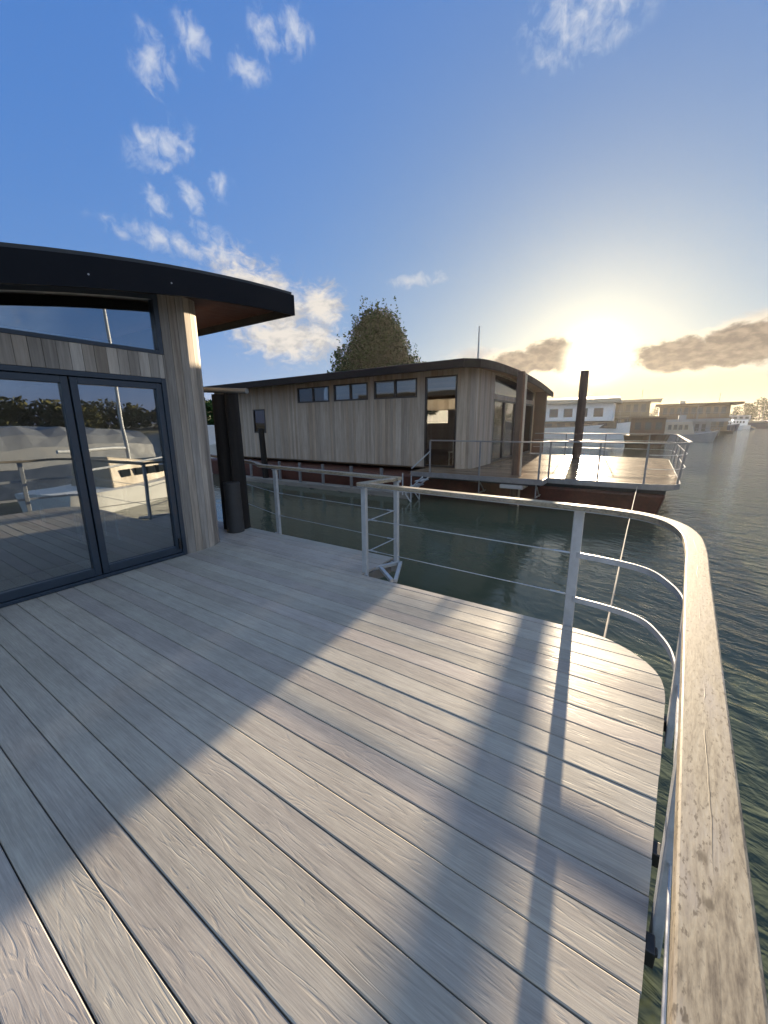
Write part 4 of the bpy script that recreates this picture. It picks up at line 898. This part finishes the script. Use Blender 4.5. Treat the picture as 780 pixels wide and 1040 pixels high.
for yy_ in (.8, 1.0):
    p = MB(); p.tube([(-2.6, yy_*.9, .45), (2.2, yy_*.5, .62)], .018, 6); p.v = [(4.5+x*c-y*s_, 6.2+x*s_+y*c, z) for x, y, z in p.v]; p.build('guard_rail', M['steel'], sb)
b = MB(); b.tube([(4.5, 6.05, -.1), (4.5, 6.05, 8.5)], .055, 10, r2=.04); b.tube([(4.2, 5.6, 3.6), (4.8, 6.5, 3.6)], .02, 6); b.tube([(4.5, 6.0, .9), (3.7, 4.0, .95)], .05, 8); b.build('mast', M['steel'], sb)
cb = thing('motor_boat', 'motor boat under a grey tarpaulin mirrored in our glass doors', 'boat', (9, 4, WZ), 'boats mirrored in the glass')
b = MB(); hull_mesh(b, -5.5, 5.5, 0, 3.4, WZ-.2, 0.2, 1, .5); c, s_ = math.cos(R(72)), math.sin(R(72)); b.v = [(9.6+x*c-y*s_, 4.2+x*s_+y*c, z) for x, y, z in b.v]; b.build('hull', M['blue'], cb, smooth=True)
b = MB(); V = []; F = []
for i in range(15):
    tt = -5.0+10*i/14
    for j in range(9):
        a = PI*j/8; sx = math.copysign(abs(math.cos(a))**0.6, math.cos(a)); sz = abs(math.sin(a))**0.75
        V.append((tt, sx*1.68, 0.22+sz*(1.42-0.25*abs(tt/5)**2+0.06*math.sin(i*2.6+j)+random.uniform(-.04, .04))))
for i in range(14):
    for j in range(8): F.append((i*9+j, (i+1)*9+j, (i+1)*9+j+1, i*9+j+1))
F += [tuple(range(9)), tuple(reversed(range(126, 135)))]
V = [(9.6+x*c-y*s_, 4.2+x*s_+y*c, z) for x, y, z in V]; b.add(V, F, V, .5); b.build('tarpaulin', M['tarp'], cb)
# left background, seen past the pile
t = thing('cabin_boat', 'white cabin boat glimpsed left of the black mooring pile', 'boat', (-24, 13.5, WZ), FAR)
b = MB(); hull_mesh(b, -27, -20.5, 14.5, 2.6, WZ-.2, 0.2, 1, .4); b.build('hull', M['white'], t, smooth=True)
b = MB(); b.box(-26, -22.5, 13.7, 15.3, .2, 1.6); b.build('cabin', M['white'], t, bevel=.05); windows(t, -25.8, -22.7, 3, 13.7, .8, 1.3)

# bank trees, each with its own trunk and crown
def bank_trees(spots, label, group, leafm, n, size, low=0.24):
    for i, (x, y, h, wd) in enumerate(spots):
        tree(label, x, y, 0.3, h, wd, 12, n, size, leafm, group, name='bank_tree', low=low)
bank_trees([(20, 232, 6, 9), (27, 226, 7, 9), (34, 225, 8.5, 10), (40, 230, 10.5, 11), (46, 222, 9.5, 10), (52, 236, 12, 12), (58, 226, 11, 11), (64, 234, 11, 12), (70, 240, 12, 12), (78, 235, 12, 13)], 'leafy tree in the row along the far right bank', 'trees along the far right bank', M['leaf'], 1000, 0.5, 0.06)
bank_trees([(-40+9*i, 275+random.uniform(-4, 10), random.uniform(7, 10.5), 11) for i in range(8)], 'hazy tree on the far bank behind the moored houseboats', 'trees on the far bank behind the houseboats', M['leaf2'], 500, 0.6)
bank_trees([(156+random.uniform(-3, 8), -30+9*i, random.uniform(6.5, 9), 20) for i in range(26)], 'tree on the opposite bank mirrored in our glass doors', 'trees mirrored in the glass', M['leaf2'], 900, 1.0, 0.05)
bank_trees([(-33, 17, 3.4, 4.5), (-36, 23, 3.6, 5), (-41, 28, 3.8, 6)], 'dark bush-like tree on the near bank left of the black pile', 'trees on the near bank', M['leaf'], 1100, 0.34)

# ------------------------------------------------------------------ haze box added to wash out the distance like lens glare
HAZE = 0.00016
if HAZE:
    b = MB(); b.box(-330, 330, -280, 460, -3.0, 17.5); hm = bpy.data.materials.new('haze'); hm.use_nodes = True; t = NT(hm.node_tree); t.n.clear()
    out = t.new('ShaderNodeOutputMaterial'); pv = t.new('ShaderNodeVolumePrincipled'); pv.inputs['Color'].default_value = (0.95, 0.93, 0.90, 1)
    pv.inputs['Density'].default_value = HAZE; pv.inputs['Anisotropy'].default_value = 0.6; t.l.new(pv.outputs[0], out.inputs['Volume'])
    hz = b.build('haze', hm); hz['kind'] = 'stuff'
